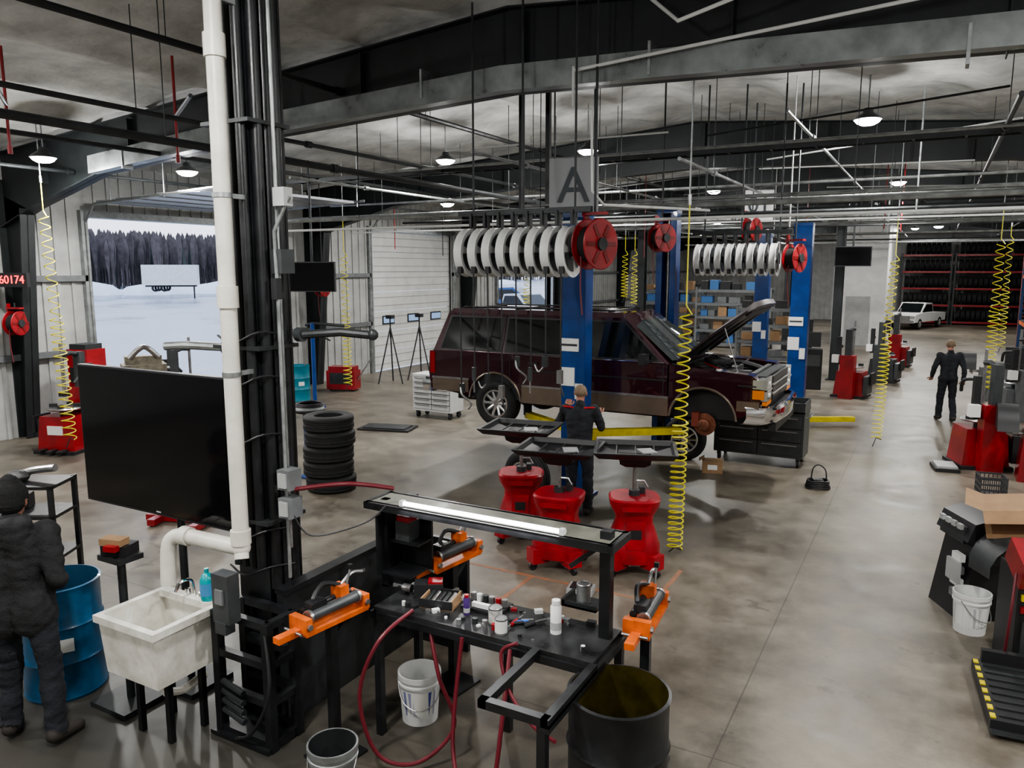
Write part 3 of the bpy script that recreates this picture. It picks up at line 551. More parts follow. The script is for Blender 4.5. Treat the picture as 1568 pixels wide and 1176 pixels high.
for i in range(7):
    a=random.uniform(-40,40);x=-2.18+random.uniform(-.12,.1);y=4.12+random.uniform(-.09,.14);d=V((math.cos(R(a+60)),math.sin(R(a+60)),0))*.08
    b.cyl(V((x,y,.965))-d,V((x,y,.965)),.012,random.choice([red,blackp,mat('blue_handle',(.02,.12,.5),.4)]),seg=8);b.cyl(V((x,y,.965)),V((x,y,.965))+d,.005,steel,seg=6)
b.obj('hand_tools')
b=B()
for i in range(46):
    x=random.uniform(-3.18,-1.72);y=random.choice([random.uniform(4.0,4.08),random.uniform(4.32,4.41)]);s_=random.uniform(.008,.022);m_=random.choice([steel,dsteel,blackp,red,white,galv])
    if i%3: b.cyl((x,y,zt),(x,y,zt+s_*random.uniform(.8,2.6)),s_,m_,seg=8)
    else: b.box((x,y,zt+s_*.7),(s_*3,s_*2,s_*1.4),m_,(0,0,random.uniform(0,90)),.002)
b.obj('loose_hardware')
b=B();b.box((0,0,.07),(.12,.14,.14),dgrey,bev=.02);b.box((0,-.01,.16),(.11,.10,.05),red,bev=.015);b.obj('parts_bin',(-3.27,4.385,1.297))
b=B();b.tube([(-2.95,3.99,.97),(-3.02,3.7,.85),(-3.1,3.6,.5),(-2.98,3.62,.12),(-2.75,3.75,.06),(-2.6,3.95,.25),(-2.68,3.90,.6),(-2.8,3.97,.90)],.014,dred,8,8)
b.tube([(-2.5,3.9,.92),(-2.48,3.75,.3),(-2.3,3.6,.06),(-2.12,3.6,.15),(-2.1,3.72,.6),(-2.15,3.90,.93)],.014,dred,8,8);b.tube([(-2.1,3.9,.98),(-2.2,3.88,.9),(-2.1,3.8,.72),(-1.9,3.7,.62),(-1.65,3.5,.7)],.012,dred,8,8)
b.obj('air_hose')
b=B()
for i in range(5): tire(b,(random.uniform(-.015,.015),random.uniform(-.015,.015),.115+i*.225),(0,0,1),.37,.225)
b.obj('tire_stack',(-7.75,8.5,0))
b=B();tire(b,(0,0,.37),(.3,1,0),rim=1);b.obj('wheel',(-4.85,9.30,0))
b=B();tire(b,(0,0,.37),(-.25,1,0),rim=1);b.obj('wheel',(-3.62,12.80,0))
# ---------------------------------------------------------------- oil drains
def drain(loc,rot,trot=0,dz=0):
    b=B()
    sec=[(0.14,.27,0),(.20,.28,0),(.32,.28,0),(.46,.235,0),(.56,.20,0),(.64,.205,0),(.74,.26,0),(.82,.275,0),(.84,.255,0)]
    n=24;vs=[];fs=[]
    for (z,w_,_) in sec:
        for k in range(n):
            a=2*math.pi*k/n;c_,s_=math.cos(a),math.sin(a);e=.3
            vs.append((w_*math.copysign(abs(c_)**(2*e),c_),w_*.92*math.copysign(abs(s_)**(2*e),s_),z))
    for i in range(len(sec)-1):
        for k in range(n): fs.append((i*n+k,i*n+(k+1)%n,(i+1)*n+(k+1)%n,(i+1)*n+k))
    fs+= [tuple(range(n-1,-1,-1)),tuple((len(sec)-1)*n+k for k in range(n))]
    b.mesh(vs,fs,redp)
    for k in range(4):
        a=math.pi/4+k*math.pi/2;x,y=.29*math.cos(a),.29*math.sin(a)
        b.box((x*.9,y*.9,.17),(.20,.16,.16),redp,(0,0,45 if k%2==0 else -45),.04,2);b.box((x*1.05,y*1.05,.09),(.05,.05,.07),dsteel);b.lathe([(0,-.018),(.045,-.018),(.045,.018),(0,.018)],blackp,(x*1.12,y*1.12,.046),(y,-x,0),14)
    b.box((0,-.235,.46),(.20,.05,.30),redp,bev=.02,seg=2);b.box((0,-.27,.76),(.3,.03,.05),redp,bev=.01)
    b.box((0,-.262,.48),(.12,.006,.10),blackp)
    b.cyl((0,0,.83),(0,0,.90),.06,dsteel);b.cyl((0,0,.9),(0,0,1.22+dz),.022,steel);b.box((.09,.1,.87),(.06,.1,.08),dsteel,bev=.01);b.tube([(.0,0,1.0),(.1,0,1.0),(.14,0,.93)],.012,steel,6)
    b.push((0,0,dz),(0,0,trot))
    vs=[];R1=[(.10,1.16,.06),(.16,1.20,.11),(.17,1.27,.14),(.38,1.32,.31),(.40,1.37,.33),(.435,1.37,.36),(.435,1.36,.36),(.38,1.30,.30),(.16,1.25,.12),(.0,1.24,.0)]
    for hx,z,hy in R1: vs+=[(-hx,-hy,z),(hx,-hy,z),(hx,hy,z),(-hx,hy,z)]
    fs=[(3,2,1,0)]+[(i*4+j,i*4+(j+1)%4,(i+1)*4+(j+1)%4,(i+1)*4+j) for i in range(len(R1)-1) for j in range(4)]
    b.mesh(vs,fs,blackp)
    for a in(-.2,0,.2): b.box((a,0,1.325),(.012,.5,.012),dsteel)
    b.box((.12,.0,1.33),(.16,.2,.012),lgrey,(0,0,20));b.pop()
    b.obj('oil_drain_cart',loc,rot)
drain((-4.24,7.98,0),25,-15,.03);drain((-3.46,7.40,0),10,0,-.01);drain((-2.70,7.68,0),25,-5,0)
b=B();b.box((0,0,.03),(.26,.2,.06),lgrey,bev=.01);b.box((0,0,.065),(.2,.15,.02),blackp);b.obj('floor_tray',(-2.95,6.85,0),10)
# ---------------------------------------------------------------- chests
def chest(w,d,h,rows,cols,m,casters=True):
    b=B();z0=.16 if casters else 0
    b.box((0,0,z0+(h-z0)/2),(w,d,h-z0),m,bev=.01);b.box((0,0,h+.01),(w+.02,d+.02,.025),m,bev=.008)
    cw=(w-.06)/cols
    for c_ in range(cols):
        for r_ in range(rows):
            rh=(h-z0-.08)/rows;zc=z0+.04+rh*(r_+.5);xc=-w/2+.03+cw*(c_+.5)
            b.box((xc,-d/2-.004,zc),(cw-.004,.01,rh-.004),blackp);b.box((xc,-d/2-.008,zc),(cw-.02,.02,rh-.02),m,bev=.004);b.box((xc,-d/2-.03,zc+rh*.28),(cw*.8,.02,.015),steel,bev=.004)
    for x in(-1,1):
        for y in(-1,1): b.box((x*(w/2-.08),y*(d/2-.08),.13),(.06,.08,.06),dsteel);b.lathe([(0,-.02),(.065,-.02),(.065,.02),(0,.02)],blackp,(x*(w/2-.08),y*(d/2-.08)+.01,.066),(1,0,0),16)
    b.tube([(w/2,-.2,h-.08),(w/2+.07,-.2,h-.06),(w/2+.07,.2,h-.06),(w/2,.2,h-.08)],.012,steel,6)
    return b
b=chest(1.0,.5,.95,6,2,white);b.obj('white_tool_chest',(-9.5,13.95,0))
b=chest(1.45,.62,.92,3,2,dgrey)
for x,y,dx,dy in((0,-.31,1.45,.02),(0,.31,1.45,.02),(-.72,0,.02,.62),(.72,0,.02,.62)): b.box((x,y,1.0),(dx,dy,.18),dgrey)
b.box((-.2,0,1.02),(.3,.2,.15),blackp,bev=.02);b.box((.3,.05,1.0),(.25,.3,.12),red,bev=.02);b.obj('service_cart',(-2.45,13.35,0))
b=B();b.box((0,0,.10),(.32,.24,.20),card);b.box((-.17,0,.22),(.10,.22,.005),card,(0,-30,0));b.box((0,-.121,.1),(.15,.004,.08),paper);b.obj('cardboard_box',(-2.98,12.2,0),15)
b=B()
for i in range(4): b.tube([(.17*math.cos(a)*(1-.05*i),.13*math.sin(a)*(1-.05*i),.03+.03*i+.01*math.sin(3*a)) for a in [2*math.pi*k/24 for k in range(25)]],.016,blackp,6)
b.tube([(-.1,0,.12),(-.08,0,.3),(0,0,.36),(.1,0,.28),(.12,0,.1)],.01,blackp,6,5);b.box((0,0,.08),(.14,.1,.12),dgrey,bev=.02);b.obj('coiled_cable',(-1.35,12.0,0),20)
b=B();gm=mat('crate_plastic',(.06,.06,.065),.5)
for x0,x1,y0,y1 in((-.17,.17,-.17,-.16),(-.17,.17,.16,.17),(-.17,-.16,-.17,.17),(.16,.17,-.17,.17)):
    for z in(.01,.09,.17,.27): b.bb(x0,x1,y0,y1,z,z+.025,gm)
for k in range(7):
    t=-.165+k*.055
    for y in(-.165,.165): b.box((t,y,.15),(.012,.01,.29),gm);b.box((y,t,.15),(.01,.012,.29),gm)
b.box((0,0,.01),(.33,.33,.01),gm);b.obj('milk_crate',(.90,12.85,0),10)
# ---------------------------------------------------------------- hose reels
def reelbank(name,x0,x1,y,z,n,rad,drops,zs=2.0):
    b=B();st=(x1-x0)/(n-1)
    for i in range(n):
        x=x0+st*i
        b.lathe([(.04,-.030),(rad*.78,-.036),(rad,-.052),(rad+.006,-.046),(rad*.97,-.02),(rad*.97,.02),(rad+.006,.046),(rad,.052),(rad*.78,.036),(.04,.030)],white,(x,y,z),(1,0,0),36,True)
        for s_ in(-1,1):
            b.lathe([(0,-.014),(.055,-.014),(.055,.014),(0,.014)],dsteel,(x+s_*.038,y,z),(1,0,0),14)
            for k in range(3):
                a0=k*2.0944+1.1;pv=[];rr0,rr1=rad*.26,rad*.78
                for q in range(9): a=a0+1.65*q/8;pv+=[(x+s_*.0415,y+rr0*math.cos(a),z+rr0*math.sin(a)),(x+s_*.0415,y+rr1*math.cos(a),z+rr1*math.sin(a))]
                b.mesh(pv,[(2*q,2*q+1,2*q+3,2*q+2) for q in range(8)],dgrey)
        b.box((x+.078,y,z+.18),(.010,.05,.5),blackp);b.box((x+.04,y+.0,z+rad+.10),(.03,.10,.16),dsteel)
        b.box((x+.02,y-rad*.85,z-rad*.72),(.05,.06,.08),blackp,bev=.01)
        if drops:
            yy=y-rad*.8;zz=zs+random.uniform(-.12,.28)
            b.tube([(x,yy,z-rad*.6),(x+.01,yy,zz)],.009,blackp,6)
            k=i%4
            if k==0: b.tube([(x,yy,zz),(x+.04,yy-.04,zz-.12),(x+.14,yy,zz-.22),(x+.10,yy,zz-.30)],.012,steel,8,4);b.box((x+.02,yy,zz-.05),(.05,.05,.12),dsteel,bev=.01)
            elif k==1: b.cyl((x,yy,zz),(x,yy,zz-.16),.026,dgrey);b.cyl((x,yy,zz-.16),(x,yy,zz-.3),.010,steel)
            elif k==2: b.box((x,yy,zz-.06),(.06,.05,.12),dsteel,bev=.015);b.tube([(x,yy,zz-.1),(x-.08,yy,zz-.18),(x-.13,yy,zz-.10)],.010,steel,8,4)
            else: b.box((x,yy,zz-.08),(.06,.05,.15),steel,bev=.02);b.tube([(x,yy,zz-.15),(x+.05,yy,zz-.30)],.010,dsteel,8)
    b.box(((x0+x1)/2+.06,y,z+rad+.18),(x1-x0+.4,.06,.06),dsteel)
    for x in(x0,(x0+x1)/2,x1): b.cyl((x+.06,y,z+rad+.18),(x+.06,y,roof(x)-.02),.014,dsteel,seg=6)
    b.obj(name)
reelbank('hose_reel_bank',-4.93,-3.62,7.95,3.44,8,.28,True)
reelbank('hose_reel_bank',-3.5,-2.3,12.95,3.40,8,.26,False)
def redreel(loc,rad=.27,rotx=0,top=None):
    b=B()
    for s_ in(-1,1):
        b.lathe([(.05,-.008),(rad,-.008),(rad+.01,0),(rad,.008),(.05,.008)],red,(s_*.09,0,0),(1,0,0),32,True);b.lathe([(0,0),(.07,0),(.07,.03),(0,.03)],dsteel,(s_*.1,0,0),(s_,0,0),16)
        for k in range(6): a=k*math.pi/3;b.box((s_*.10,rad*.6*math.cos(a),rad*.6*math.sin(a)),(.01,.14,.05),mat('red_dark',(.15,.008,.008),.4),(math.degrees(a),0,0),.01)
    b.lathe([(.06,-.08),(rad*.75,-.08),(rad*.75,.08),(.06,.08)],rubber,(0,0,0),(1,0,0),24,True);b.box((-.13,0,.12),(.02,.08,rad*2+.05),red);b.box((0,0,rad+.06),(.3,.1,.03),red)
    b.cyl((0,0,rad+.05),(0,0,(top or roof(loc[0]))-loc[2]-.02),.015,dsteel,seg=6)
    b.tube([(0,-rad*.8,-rad*.5),(0,-rad*.82,-rad-.2),(.03,-rad*.8,-rad-.5)],.009,dred,6,4);b.obj('red_hose_reel',loc,rotx)
redreel((-3.34,8.0,3.52),.27,-20);redreel((-3.98,12.35,3.75),.22,-30);redreel((-2.0,12.95,3.42),.22,-20);redreel((-3.0,14.5,3.95),.20,-20)
redreel((-15.0,8.15,2.25),.22,20,top=2.65);redreel((-13.9,15.2,2.75),.2)
def coil(x,y,z0,z1,r=.075,turns=20,m=yel,top=4.2,lean=(0,0),rt=.009):
    b=B();zm=z0+(z1-z0)*.55
    b.helix(x,y,z0,zm,r,turns*.65,rt,m,5,lean=(lean[0]*.5,lean[1]*.5));b.helix(x+lean[0]*.5,y+lean[1]*.5,zm,z1,r*.8,turns*.35,rt,m,5,lean=(lean[0]*.5,lean[1]*.5))
    X,Y_=x+lean[0],y+lean[1];b.tube([(X+r*.8,Y_,z1),(X,Y_,z1+.1),(X,Y_,top)],rt,m,5);b.cyl((X,Y_,top-.06),(X,Y_,top+.05),.02,steel,seg=8);b.tube([(x+r,y,z0),(x,y,z0+.02),(x-.05,y-.05,max(z0-.15,.012))],rt,dsteel,5)
    b.cyl((X,Y_,top),(X,Y_,roof(X)),.01,galv,seg=6);b.obj('coiled_air_hose')
coil(-2.45,8.40,.04,2.75,.085,34,top=4.0,lean=(.03,.05));coil(-12.7,7.6,.4,4.1,.10,26,top=4.7,lean=(-.2,0));coil(-12.2,14.1,.5,3.55,.10,26,top=4.4)
coil(-.78,15.4,.15,3.4,.09,34,top=4.2,lean=(.1,.15));coil(.98,16.9,1.0,3.7,.09,24,top=4.4);coil(-7.9,22,2.2,3.7,.1,12,top=4.3);coil(-8.2,22,2.4,3.7,.1,12,top=4.3);coil(-9.4,18,2.0,3.4,.1,14,top=4.2);coil(1.6,24,1.2,4.0,.09,18,top=4.4)
# ---------------------------------------------------------------- signs / monitor / clock
def textchild(par,txt,size,loc,rot,m):
    t=bpy.data.curves.new('lettering','FONT');t.body=txt;t.size=size;t.align_x='CENTER';t.align_y='CENTER';t.extrude=.004;t.materials.append(m)
    o=bpy.data.objects.new('lettering',t);o.location=loc;o.rotation_euler=[R(a) for a in rot];o.parent=par;SC.collection.objects.link(o)
b=B();b.box((0,0,0),(.62,.04,.66),mat('sign_grey',(.27,.28,.29),.5),bev=.01)
for x in(-.25,.25): b.cyl((x,0,.33),(x,0,1.5),.01,dsteel,seg=6)
o=b.obj('bay_sign',(-4.05,9.0,4.28),12);textchild(o,'A',.62,(0,-.03,-.02),(90,0,0),mat('sign_ink',(.03,.04,.05),.5))
b=B();b.box((0,0,0),(.5,.04,.55),white,bev=.01)
for x in(-.2,.2): b.cyl((x,0,.27),(x,0,1.5),.01,dsteel,seg=6)
o=b.obj('bay_sign',(-2.95,14.8,4.4),12);textchild(o,'01',.4,(0,-.03,0),(90,0,0),mat('sign_ink',(.03,.04,.05),.5))
b=B();b.box((0,0,0),(1.0,.06,.58),blackp,bev=.01);b.box((0,-.033,0),(.96,.005,.54),screen);b.cyl((0,.05,.1),(0,.05,2.2),.025,dsteel);b.box((0,.04,0),(.3,.05,.3),dsteel);b.obj('hanging_monitor',(-10.7,11.4,3.1),18)
b=B();b.box((0,0,0),(.62,.08,.26),blackp,bev=.01);o=b.obj('digital_clock',(-14.90,8.12,3.05),20);textchild(o,'60174',.21,(0,-.045,0),(90,0,0),mat('red_led',(1,.02,.03),.4,emit=4))
b=B();b.box((0,0,0),(.95,.06,.55),blackp,bev=.01);b.box((0,-.033,0),(.9,.005,.5),screen);b.cyl((0,.05,.1),(0,.05,1.9),.025,dsteel);b.obj('hanging_monitor',(-2.1,23.6,3.6),12)
# ---------------------------------------------------------------- overhead piping
def rods(b,p0,p1,n,m=dsteel,r=.006):
    for i in range(n):
        t=(i+.5)/n;p=V(p0).lerp(V(p1),t);b.cyl(p,(p.x,p.y,roof(p.x)),r,m,seg=5)
b=B()
for X,z,r_,m,ys in((-7.3,4.6,.045,dsteel,-6),(-7.75,4.95,.03,dsteel,-6),(-7.2,5.6,.04,black,-6),(-10.6,5.0,.035,dsteel,-6),(-5.4,4.75,.025,galv,8.8),(-13.2,4.9,.03,dsteel,-6),(-1.6,5.0,.02,galv,9.3),(-2.9,4.6,.025,galv,9.6),(.6,4.95,.03,dsteel,9.3),(2.6,5.0,.03,galv,9.3),(-9.2,4.7,.025,galv,9.4)):
    b.tube([(X,ys,z),(X,50,z)],r_,m,8);rods(b,(X,ys,z),(X,50,z),12)
    for y in range(int(ys)+2,50,6): b.lathe([(r_,-.05),(r_+.015,-.05),(r_+.015,.05),(r_,.05)],m,(X,y+.3,z),(0,1,0),10)
b.obj('overhead_pipe_run')
b=B()
for Y_,z,x0,x1,r_,m in((9.25,4.0,-9.2,6,.028,galv),(9.25,3.85,-9.2,6,.018,white),(9.5,4.1,-5,6,.022,galv),(10.9,4.9,-9,6,.022,galv),(12.4,4.3,-14,6,.022,galv),(13.8,4.2,-8,6,.03,dsteel),(14.6,4.75,-13,6,.025,galv),(15.4,4.15,-13,6,.02,white),(17.5,4.5,-13,6,.03,dsteel),(18.0,4.2,-9,6,.02,galv),(19.2,4.8,-13,6,.03,white),(20.2,4.35,-12,6,.03,galv),(22.6,4.4,-12,6,.03,dsteel),(23.3,4.7,-12,6,.04,galv),(25.5,4.3,-12,6,.03,galv),(28.5,4.4,-12,6,.03,dsteel),(31,4.2,-9,6,.03,galv),(34,4.4,-9,6,.03,dsteel),(38,4.5,-1.5,6,.04,galv)):
    b.tube([(x0,Y_,z),(x1,Y_,z)],r_,m,8);rods(b,(x0,Y_,z),(x1,Y_,z),int((x1-x0)/2.6))
for Y_,z in((11.7,4.95),(21.2,4.9),(27.2,4.9)):
    for dy in(-.12,.12): b.box((-3,Y_+dy,z),(17,.02,.07),dsteel)
    x=-11.2
    while x<5.4: b.box((x,Y_,z-.02),(.03,.24,.02),dsteel);x+=.6
b.obj('overhead_pipe_run')
b=B()
b.tube([(-3.62,8.0,5.42),(-3.62,8.0,5.0),(-3.40,8.0,4.95),(-3.40,8.05,4.1),(-3.28,8.1,3.95),(-2.4,9.2,3.93)],.016,white,8);b.tube([(-3.62,8.0,5.38),(2,8.0,5.75)],.018,white,8)
b.tube([(-2.9,8.0,6.1),(-2.35,7.6,5.6),(-1.5,7.6,5.8),(1.5,7.6,5.75)],.02,white,8)
for x,y in((-9.9,5.5),(-8.8,7.0),(-10.5,3.9)): b.cyl((x,y,4.7),(x,y,roof(x)),.018,red,seg=8);b.cyl((x,y,4.62),(x,y,4.72),.03,red,seg=8);b.tube([(x,y,5.2),(x+1.4,y-.9,5.15)],.025,dsteel,8)
for i in range(7):
    x=random.uniform(-7,1);y=random.uniform(11,23);b.cyl((x,y,random.uniform(3.6,4.2)),(x,y,roof(x)),random.choice([.010,.014]),random.choice([red,galv,dsteel,white]),seg=6)
for i in range(5):
    x=random.uniform(-14,-6);y=random.uniform(9,23);b.cyl((x,y,random.uniform(3.4,4.2)),(x,y,roof(x)),.012,random.choice([red,galv,dsteel]),seg=6)
for i in range(10):
    x=random.uniform(-8,0);y=random.uniform(10,20);b.tube([(x,y,5.1),(x+3.5,y+random.uniform(-2,2),5.15)],.014,random.choice([galv,white,dsteel]),6)
for x,y in((-5.05,9.5),(-4.7,9.6)): b.box((x,y,4.7),(.06,.06,2.0),black)
b.obj('sprinkler_piping')
# ---------------------------------------------------------------- shop machines
def tire_changer(name,loc,rot,m=red,h=1.75):
    b=B();b.box((0,0,.35),(.72,.62,.62),m,bev=.04,seg=2,top=(.85,.9));b.box((0,0,.03),(.8,.75,.06),blackp,bev=.01);b.cyl((0,0,.66),(0,0,.76),.10,dsteel)
    b.lathe([(0,0),(.28,0),(.30,.02),(.28,.04),(0,.04)],steel,(0,0,.76),seg=24)
    for k in range(4): a=k*math.pi/2+.3;b.box((.2*math.cos(a),.2*math.sin(a),.83),(.12,.06,.06),dsteel,(0,0,math.degrees(a)),.01)
    b.box((.0,.42,.55),(.34,.24,1.1),m,bev=.03);b.box((0,.44,1.3),(.14,.14,.9),dgrey,bev=.02);b.tube([(0,.44,h-.05),(0,.2,h),(0,.0,h-.02)],.045,dsteel,8);b.cyl((0,0,h+.2),(0,0,1.05),.025,steel);b.box((0,0,1.03),(.1,.16,.07),blackp,bev=.02)
    b.box((.25,.36,1.2),(.1,.1,.7),blackp,bev=.02);b.tube([(.25,.36,1.5),(.35,.1,1.45),(.3,-.1,1.25)],.03,dsteel,8,4);b.box((-.42,.1,.35),(.10,.5,.45),dgrey,bev=.03);b.box((-.5,.0,.5),(.05,.4,.3),blackp,bev=.02)
    for x in(-.2,0,.2): b.box((x,-.42,.08),(.1,.18,.03),dsteel,bev=.01)
    b.box((.3,.44,1.0),(.16,.12,.2),paper);b.box((0,-.29,.42),(.3,.03,.16),paper);b.obj(name,loc,rot)
def balancer(name,loc,rot,m=red,top=blackp):
    b=B();b.box((0,0,.42),(.9,.5,.84),m,bev=.05,seg=2,top=(.9,.85));b.box((-.12,0,.9),(.74,.5,.12),top,bev=.04,seg=2);b.box((-.3,.1,1.15),(.40,.16,.42),top,bev=.04,seg=2);b.box((-.3,.01,1.17),(.32,.02,.3),screen)
    b.cyl((.35,-.0,.72),(.62,0,.72),.03,steel);b.lathe([(0,0),(.09,0),(.03,.08),(0,.08)],steel,(.55,0,.72),(1,0,0),16)
    pts=arc(0,.72,.45,10,170,12);b.mesh([(.50,-x,z) for x,z in pts]+[(.78,-x,z) for x,z in pts],[(i,i+1,13+i+1,13+i) for i in range(12)],top);b.mesh([(.78,-x,z) for x,z in pts],[tuple(range(13))],top)
    b.obj(name,loc,rot)
tire_changer('tire_changer',(.80,14.75,0),200);balancer('wheel_balancer',(1.75,14.1,0),180);tire_changer('tire_changer',(-13.6,8.1,0),20);tire_changer('tire_changer',(-12.6,10.0,0),190);balancer('wheel_balancer',(-11.4,8.6,0),120)
tire_changer('tire_changer',(-1.75,21.4,0),170);tire_changer('tire_changer',(-1.2,24.8,0),170,dgrey);tire_changer('tire_changer',(-1.0,29,0),170);tire_changer('tire_changer',(1.7,20.0,0),200,grey);balancer('wheel_balancer',(1.5,22.4,0),180,grey)
b=B();b.box((0,0,.03),(.36,.5,.05),blackp,bev=.01);b.box((0,0,.07),(.3,.42,.04),lgrey,bev=.01);b.obj('foot_pad',(.33,14.2,0),10)
b=B();pf=[(-.42,0),(.42,0),(.36,.40),(.30,.70),(.32,.78),(.25,.92),(-.1,1.0),(-.34,.93),(-.40,.76),(-.30,.70)]
b.prism(pf,-.24,.30,blackp,.03,2)
b.mesh([( -.42*math.cos(R(a)),-.30,.62+.34*math.sin(R(a))) for a in range(-10,191,20)]+[( -.42*math.cos(R(a)),-.62,.62+.30*math.sin(R(a))) for a in range(-10,191,20)],[(i,i+1,12+i,11+i) for i in range(10)],dgrey)
b.mesh([( -.42*math.cos(R(a)),-.30,.62+.34*math.sin(R(a))) for a in range(-10,191,20)],[tuple(range(11))],dgrey)
b.cyl((0,-.24,.62),(0,-.55,.62),.03,steel);b.box((-.36,.05,.80),(.06,.4,.16),dgrey,bev=.02);b.box((-.43,-.1,.45),(.03,.2,.2),lgrey)
for i in range(4): b.box((-.41,-.12+.1*i,.88),(.03,.06,.05),lgrey);b.box((-.39,-.1,.22+.12*i),(.05,.14,.07),white if i%2 else grey)
b.obj('wheel_balancer',(.66,8.35,0),28)
b=B();b.push((0,0,0),(14,-10,0));b.box((0,0,.15),(.40,.32,.28),card);b.mesh([(-.20,-.16,.29),(-.20,.16,.29),(-.33,.16,.36),(-.33,-.16,.36)],[(0,1,2,3)],card);b.mesh([(-.20,-.16,.29),(.20,-.16,.29),(.19,-.27,.22),(-.19,-.27,.22)],[(0,1,2,3)],card);b.mesh([(-.15,-.163,.06),(.15,-.163,.06),(.15,-.163,.2),(-.15,-.163,.2)],[(0,1,2,3)],mat('print_brown',(.16,.08,.04),.8));b.pop();b.obj('cardboard_box',(.76,8.0,.92),-5)
b=B();b.box((0,0,.42),(.45,.4,.84),blackp,bev=.03);b.box((-.02,-.10,.90),(.42,.36,.22),red,(25,0,0),.03);b.box((-.02,-.27,.93),(.34,.03,.16),blackp,(25,0,0))
for i in range(5):
    for j in range(2): b.box((-.18+i*.065,-.21,.55+.1*j),(.04,.03,.05),(red,yela,bluelift,white,mat('green_btn',(.02,.4,.1),.4))[(i+j)%5],bev=.006)
b.box((0,-.21,.3),(.36,.03,.3),dgrey);b.tube([(-.25,-.2,.85),(-.3,-.3,.5),(-.28,-.2,.1)],.012,dred,6,5);b.obj('machine_console',(.91,7.32,0),15)
b=B();b.box((0,0,.06),(.62,.95,.08),blackp,bev=.015)
for i in range(8): b.box((0,-.4+i*.11,.105),(.5,.03,.012),dsteel)
for x in(-.29,.29):
    for i in range(8): b.box((x,-.42+i*.12,.104),(.035,.06,.01),yela)
b.box((0,-.50,.03),(.62,.12,.03),dsteel,(-20,0,0));b.box((0,.46,.12),(.5,.06,.16),blackp,bev=.02);b.obj('wheel_lift_ramp',(.82,6.54,0),5)
b=B();b.box((0,0,.85),(.5,.45,1.7),red,bev=.03);b.box((0,-.24,1.2),(.35,.02,.3),blackp);b.box((.0,0,1.75),(.4,.4,.1),dsteel);b.obj('red_cabinet',(-14.6,9.2,0),10)
def engine_stand(loc,rot,eng=engine,H=0):
    b=B();b.push((0,0,H));b.box((0,0,.95),(.6,.45,.4),eng,bev=.05,seg=2);b.box((0,0,1.2),(.5,.22,.14),eng,bev=.03);b.tube([(-.2,-.15,1.25),(0,-.2,1.42),(.2,-.15,1.25)],.04,steel,8,5);b.lathe([(0,0),(.14,0),(.14,.05),(0,.05)],dsteel,(.31,0,.95),(1,0,0),20)
    for k in range(6): b.cyl((-.25+.1*k,-.26,.95),(-.25+.1*k,-.30,.9),.03,steel,seg=8)
    b.pop();b.cyl((-.35,0,.05),(-.35,0,1.0+H),.04,red);b.box((-.1,0,.06),(.9,.1,.08),red);b.box((.3,0,.06),(.1,.8,.08),red);b.box((-.35,0,.06),(.1,.5,.08),red)
    b.obj('engine_on_stand',loc,rot)
engine_stand((-8.3,6.4,0),20);engine_stand((-10.5,7.5,0),60,mat('engine_beige',(.30,.27,.21),.5,.3,.5,10,.3),.68)
b=B()
for x in(-.3,.3):
    for y in(-.2,.2): b.box((x,y,.65),(.04,.04,1.3),black)
for z in(.2,.6,1.0,1.28): b.box((0,0,z),(.64,.44,.03),black,bev=.005)
for i in range(9):
    z=random.choice([.215,.615,1.015]);x=random.uniform(-.22,.22);b.box((x,random.uniform(-.12,.12),z+.07),(.12,.14,.13),random.choice([dgrey,blackp,steel,blackp,grey]),(0,0,random.uniform(0,40)),.02)
b.tube([(-.15,0,1.33),(0,.05,1.38),(.25,0,1.42)],.035,steel,10,4);b.sph((-.1,0,1.34),(.11,.08,.06),engine,12)
b.obj('parts_cart',(-7.3,3.95,0),30)
b=B();b.cyl((0,0,0),(0,0,1.15),.03,dsteel);b.box((0,0,.02),(.4,.4,.04),dsteel);b.box((0,0,1.15),(.25,.2,.04),dsteel);b.box((0,0,1.21),(.20,.16,.08),blackp,(0,0,20),.02);b.box((0,-.04,1.28),(.18,.10,.05),card,(0,0,15),.02);b.box((.05,-.1,1.25),(.1,.05,.04),red,(0,0,15),.01);b.obj('parts_stand',(-5.15,3.38,0))
b=B()
for i in range(6): b.tube([((.24-.01*i)*math.cos(a)+.01*i,(.24-.01*i)*math.sin(a),.02*i) for a in [2*math.pi*k/24 for k in range(25)]],.015,random.choice([galv,blackp]),6)
b.box((0,0,-.03),(.5,.4,.02),dsteel);b.cyl((0,0,-1.08),(0,0,-.02),.08,bluelift);b.box((0,0,-1.07),(.3,.3,.02),bluelift);b.obj('hose_stand',(-8.48,8.85,1.08))
b=B();b.cyl((0,0,0),(0,0,2.0),.05,bluelift);b.box((0,0,.02),(.35,.35,.04),bluelift);b.tube([(-.2,0,1.95),(0,0,2.0),(.7,.3,1.95)],.035,dsteel,10);b.tube([(0,0,1.8),(.4,.15,1.6)],.02,dsteel,6);b.obj('jib_crane_post',(-12.7,13.5,0))
b=B();b.tube([(0,0,0),(-.30,-.10,.01),(-.44,-.16,0)],.03,galv,10);b.box((.04,.02,0),(.08,.10,.14),dsteel);b.cyl((-.02,0,0),(.04,.02,0),.05,dgrey);b.obj('exhaust_arm',(-4.40,3.80,2.70),0)
b=B();b.tube([(0,0,0),(.25,.1,.02),(.42,.2,.0)],.03,dsteel,10);b.cyl((.0,0,0),(-.05,0,0),.05,dgrey);b.sph((.44,.21,0),.04,dsteel,10);b.obj('spot_light_arm',(-3.83,3.98,2.80),0)
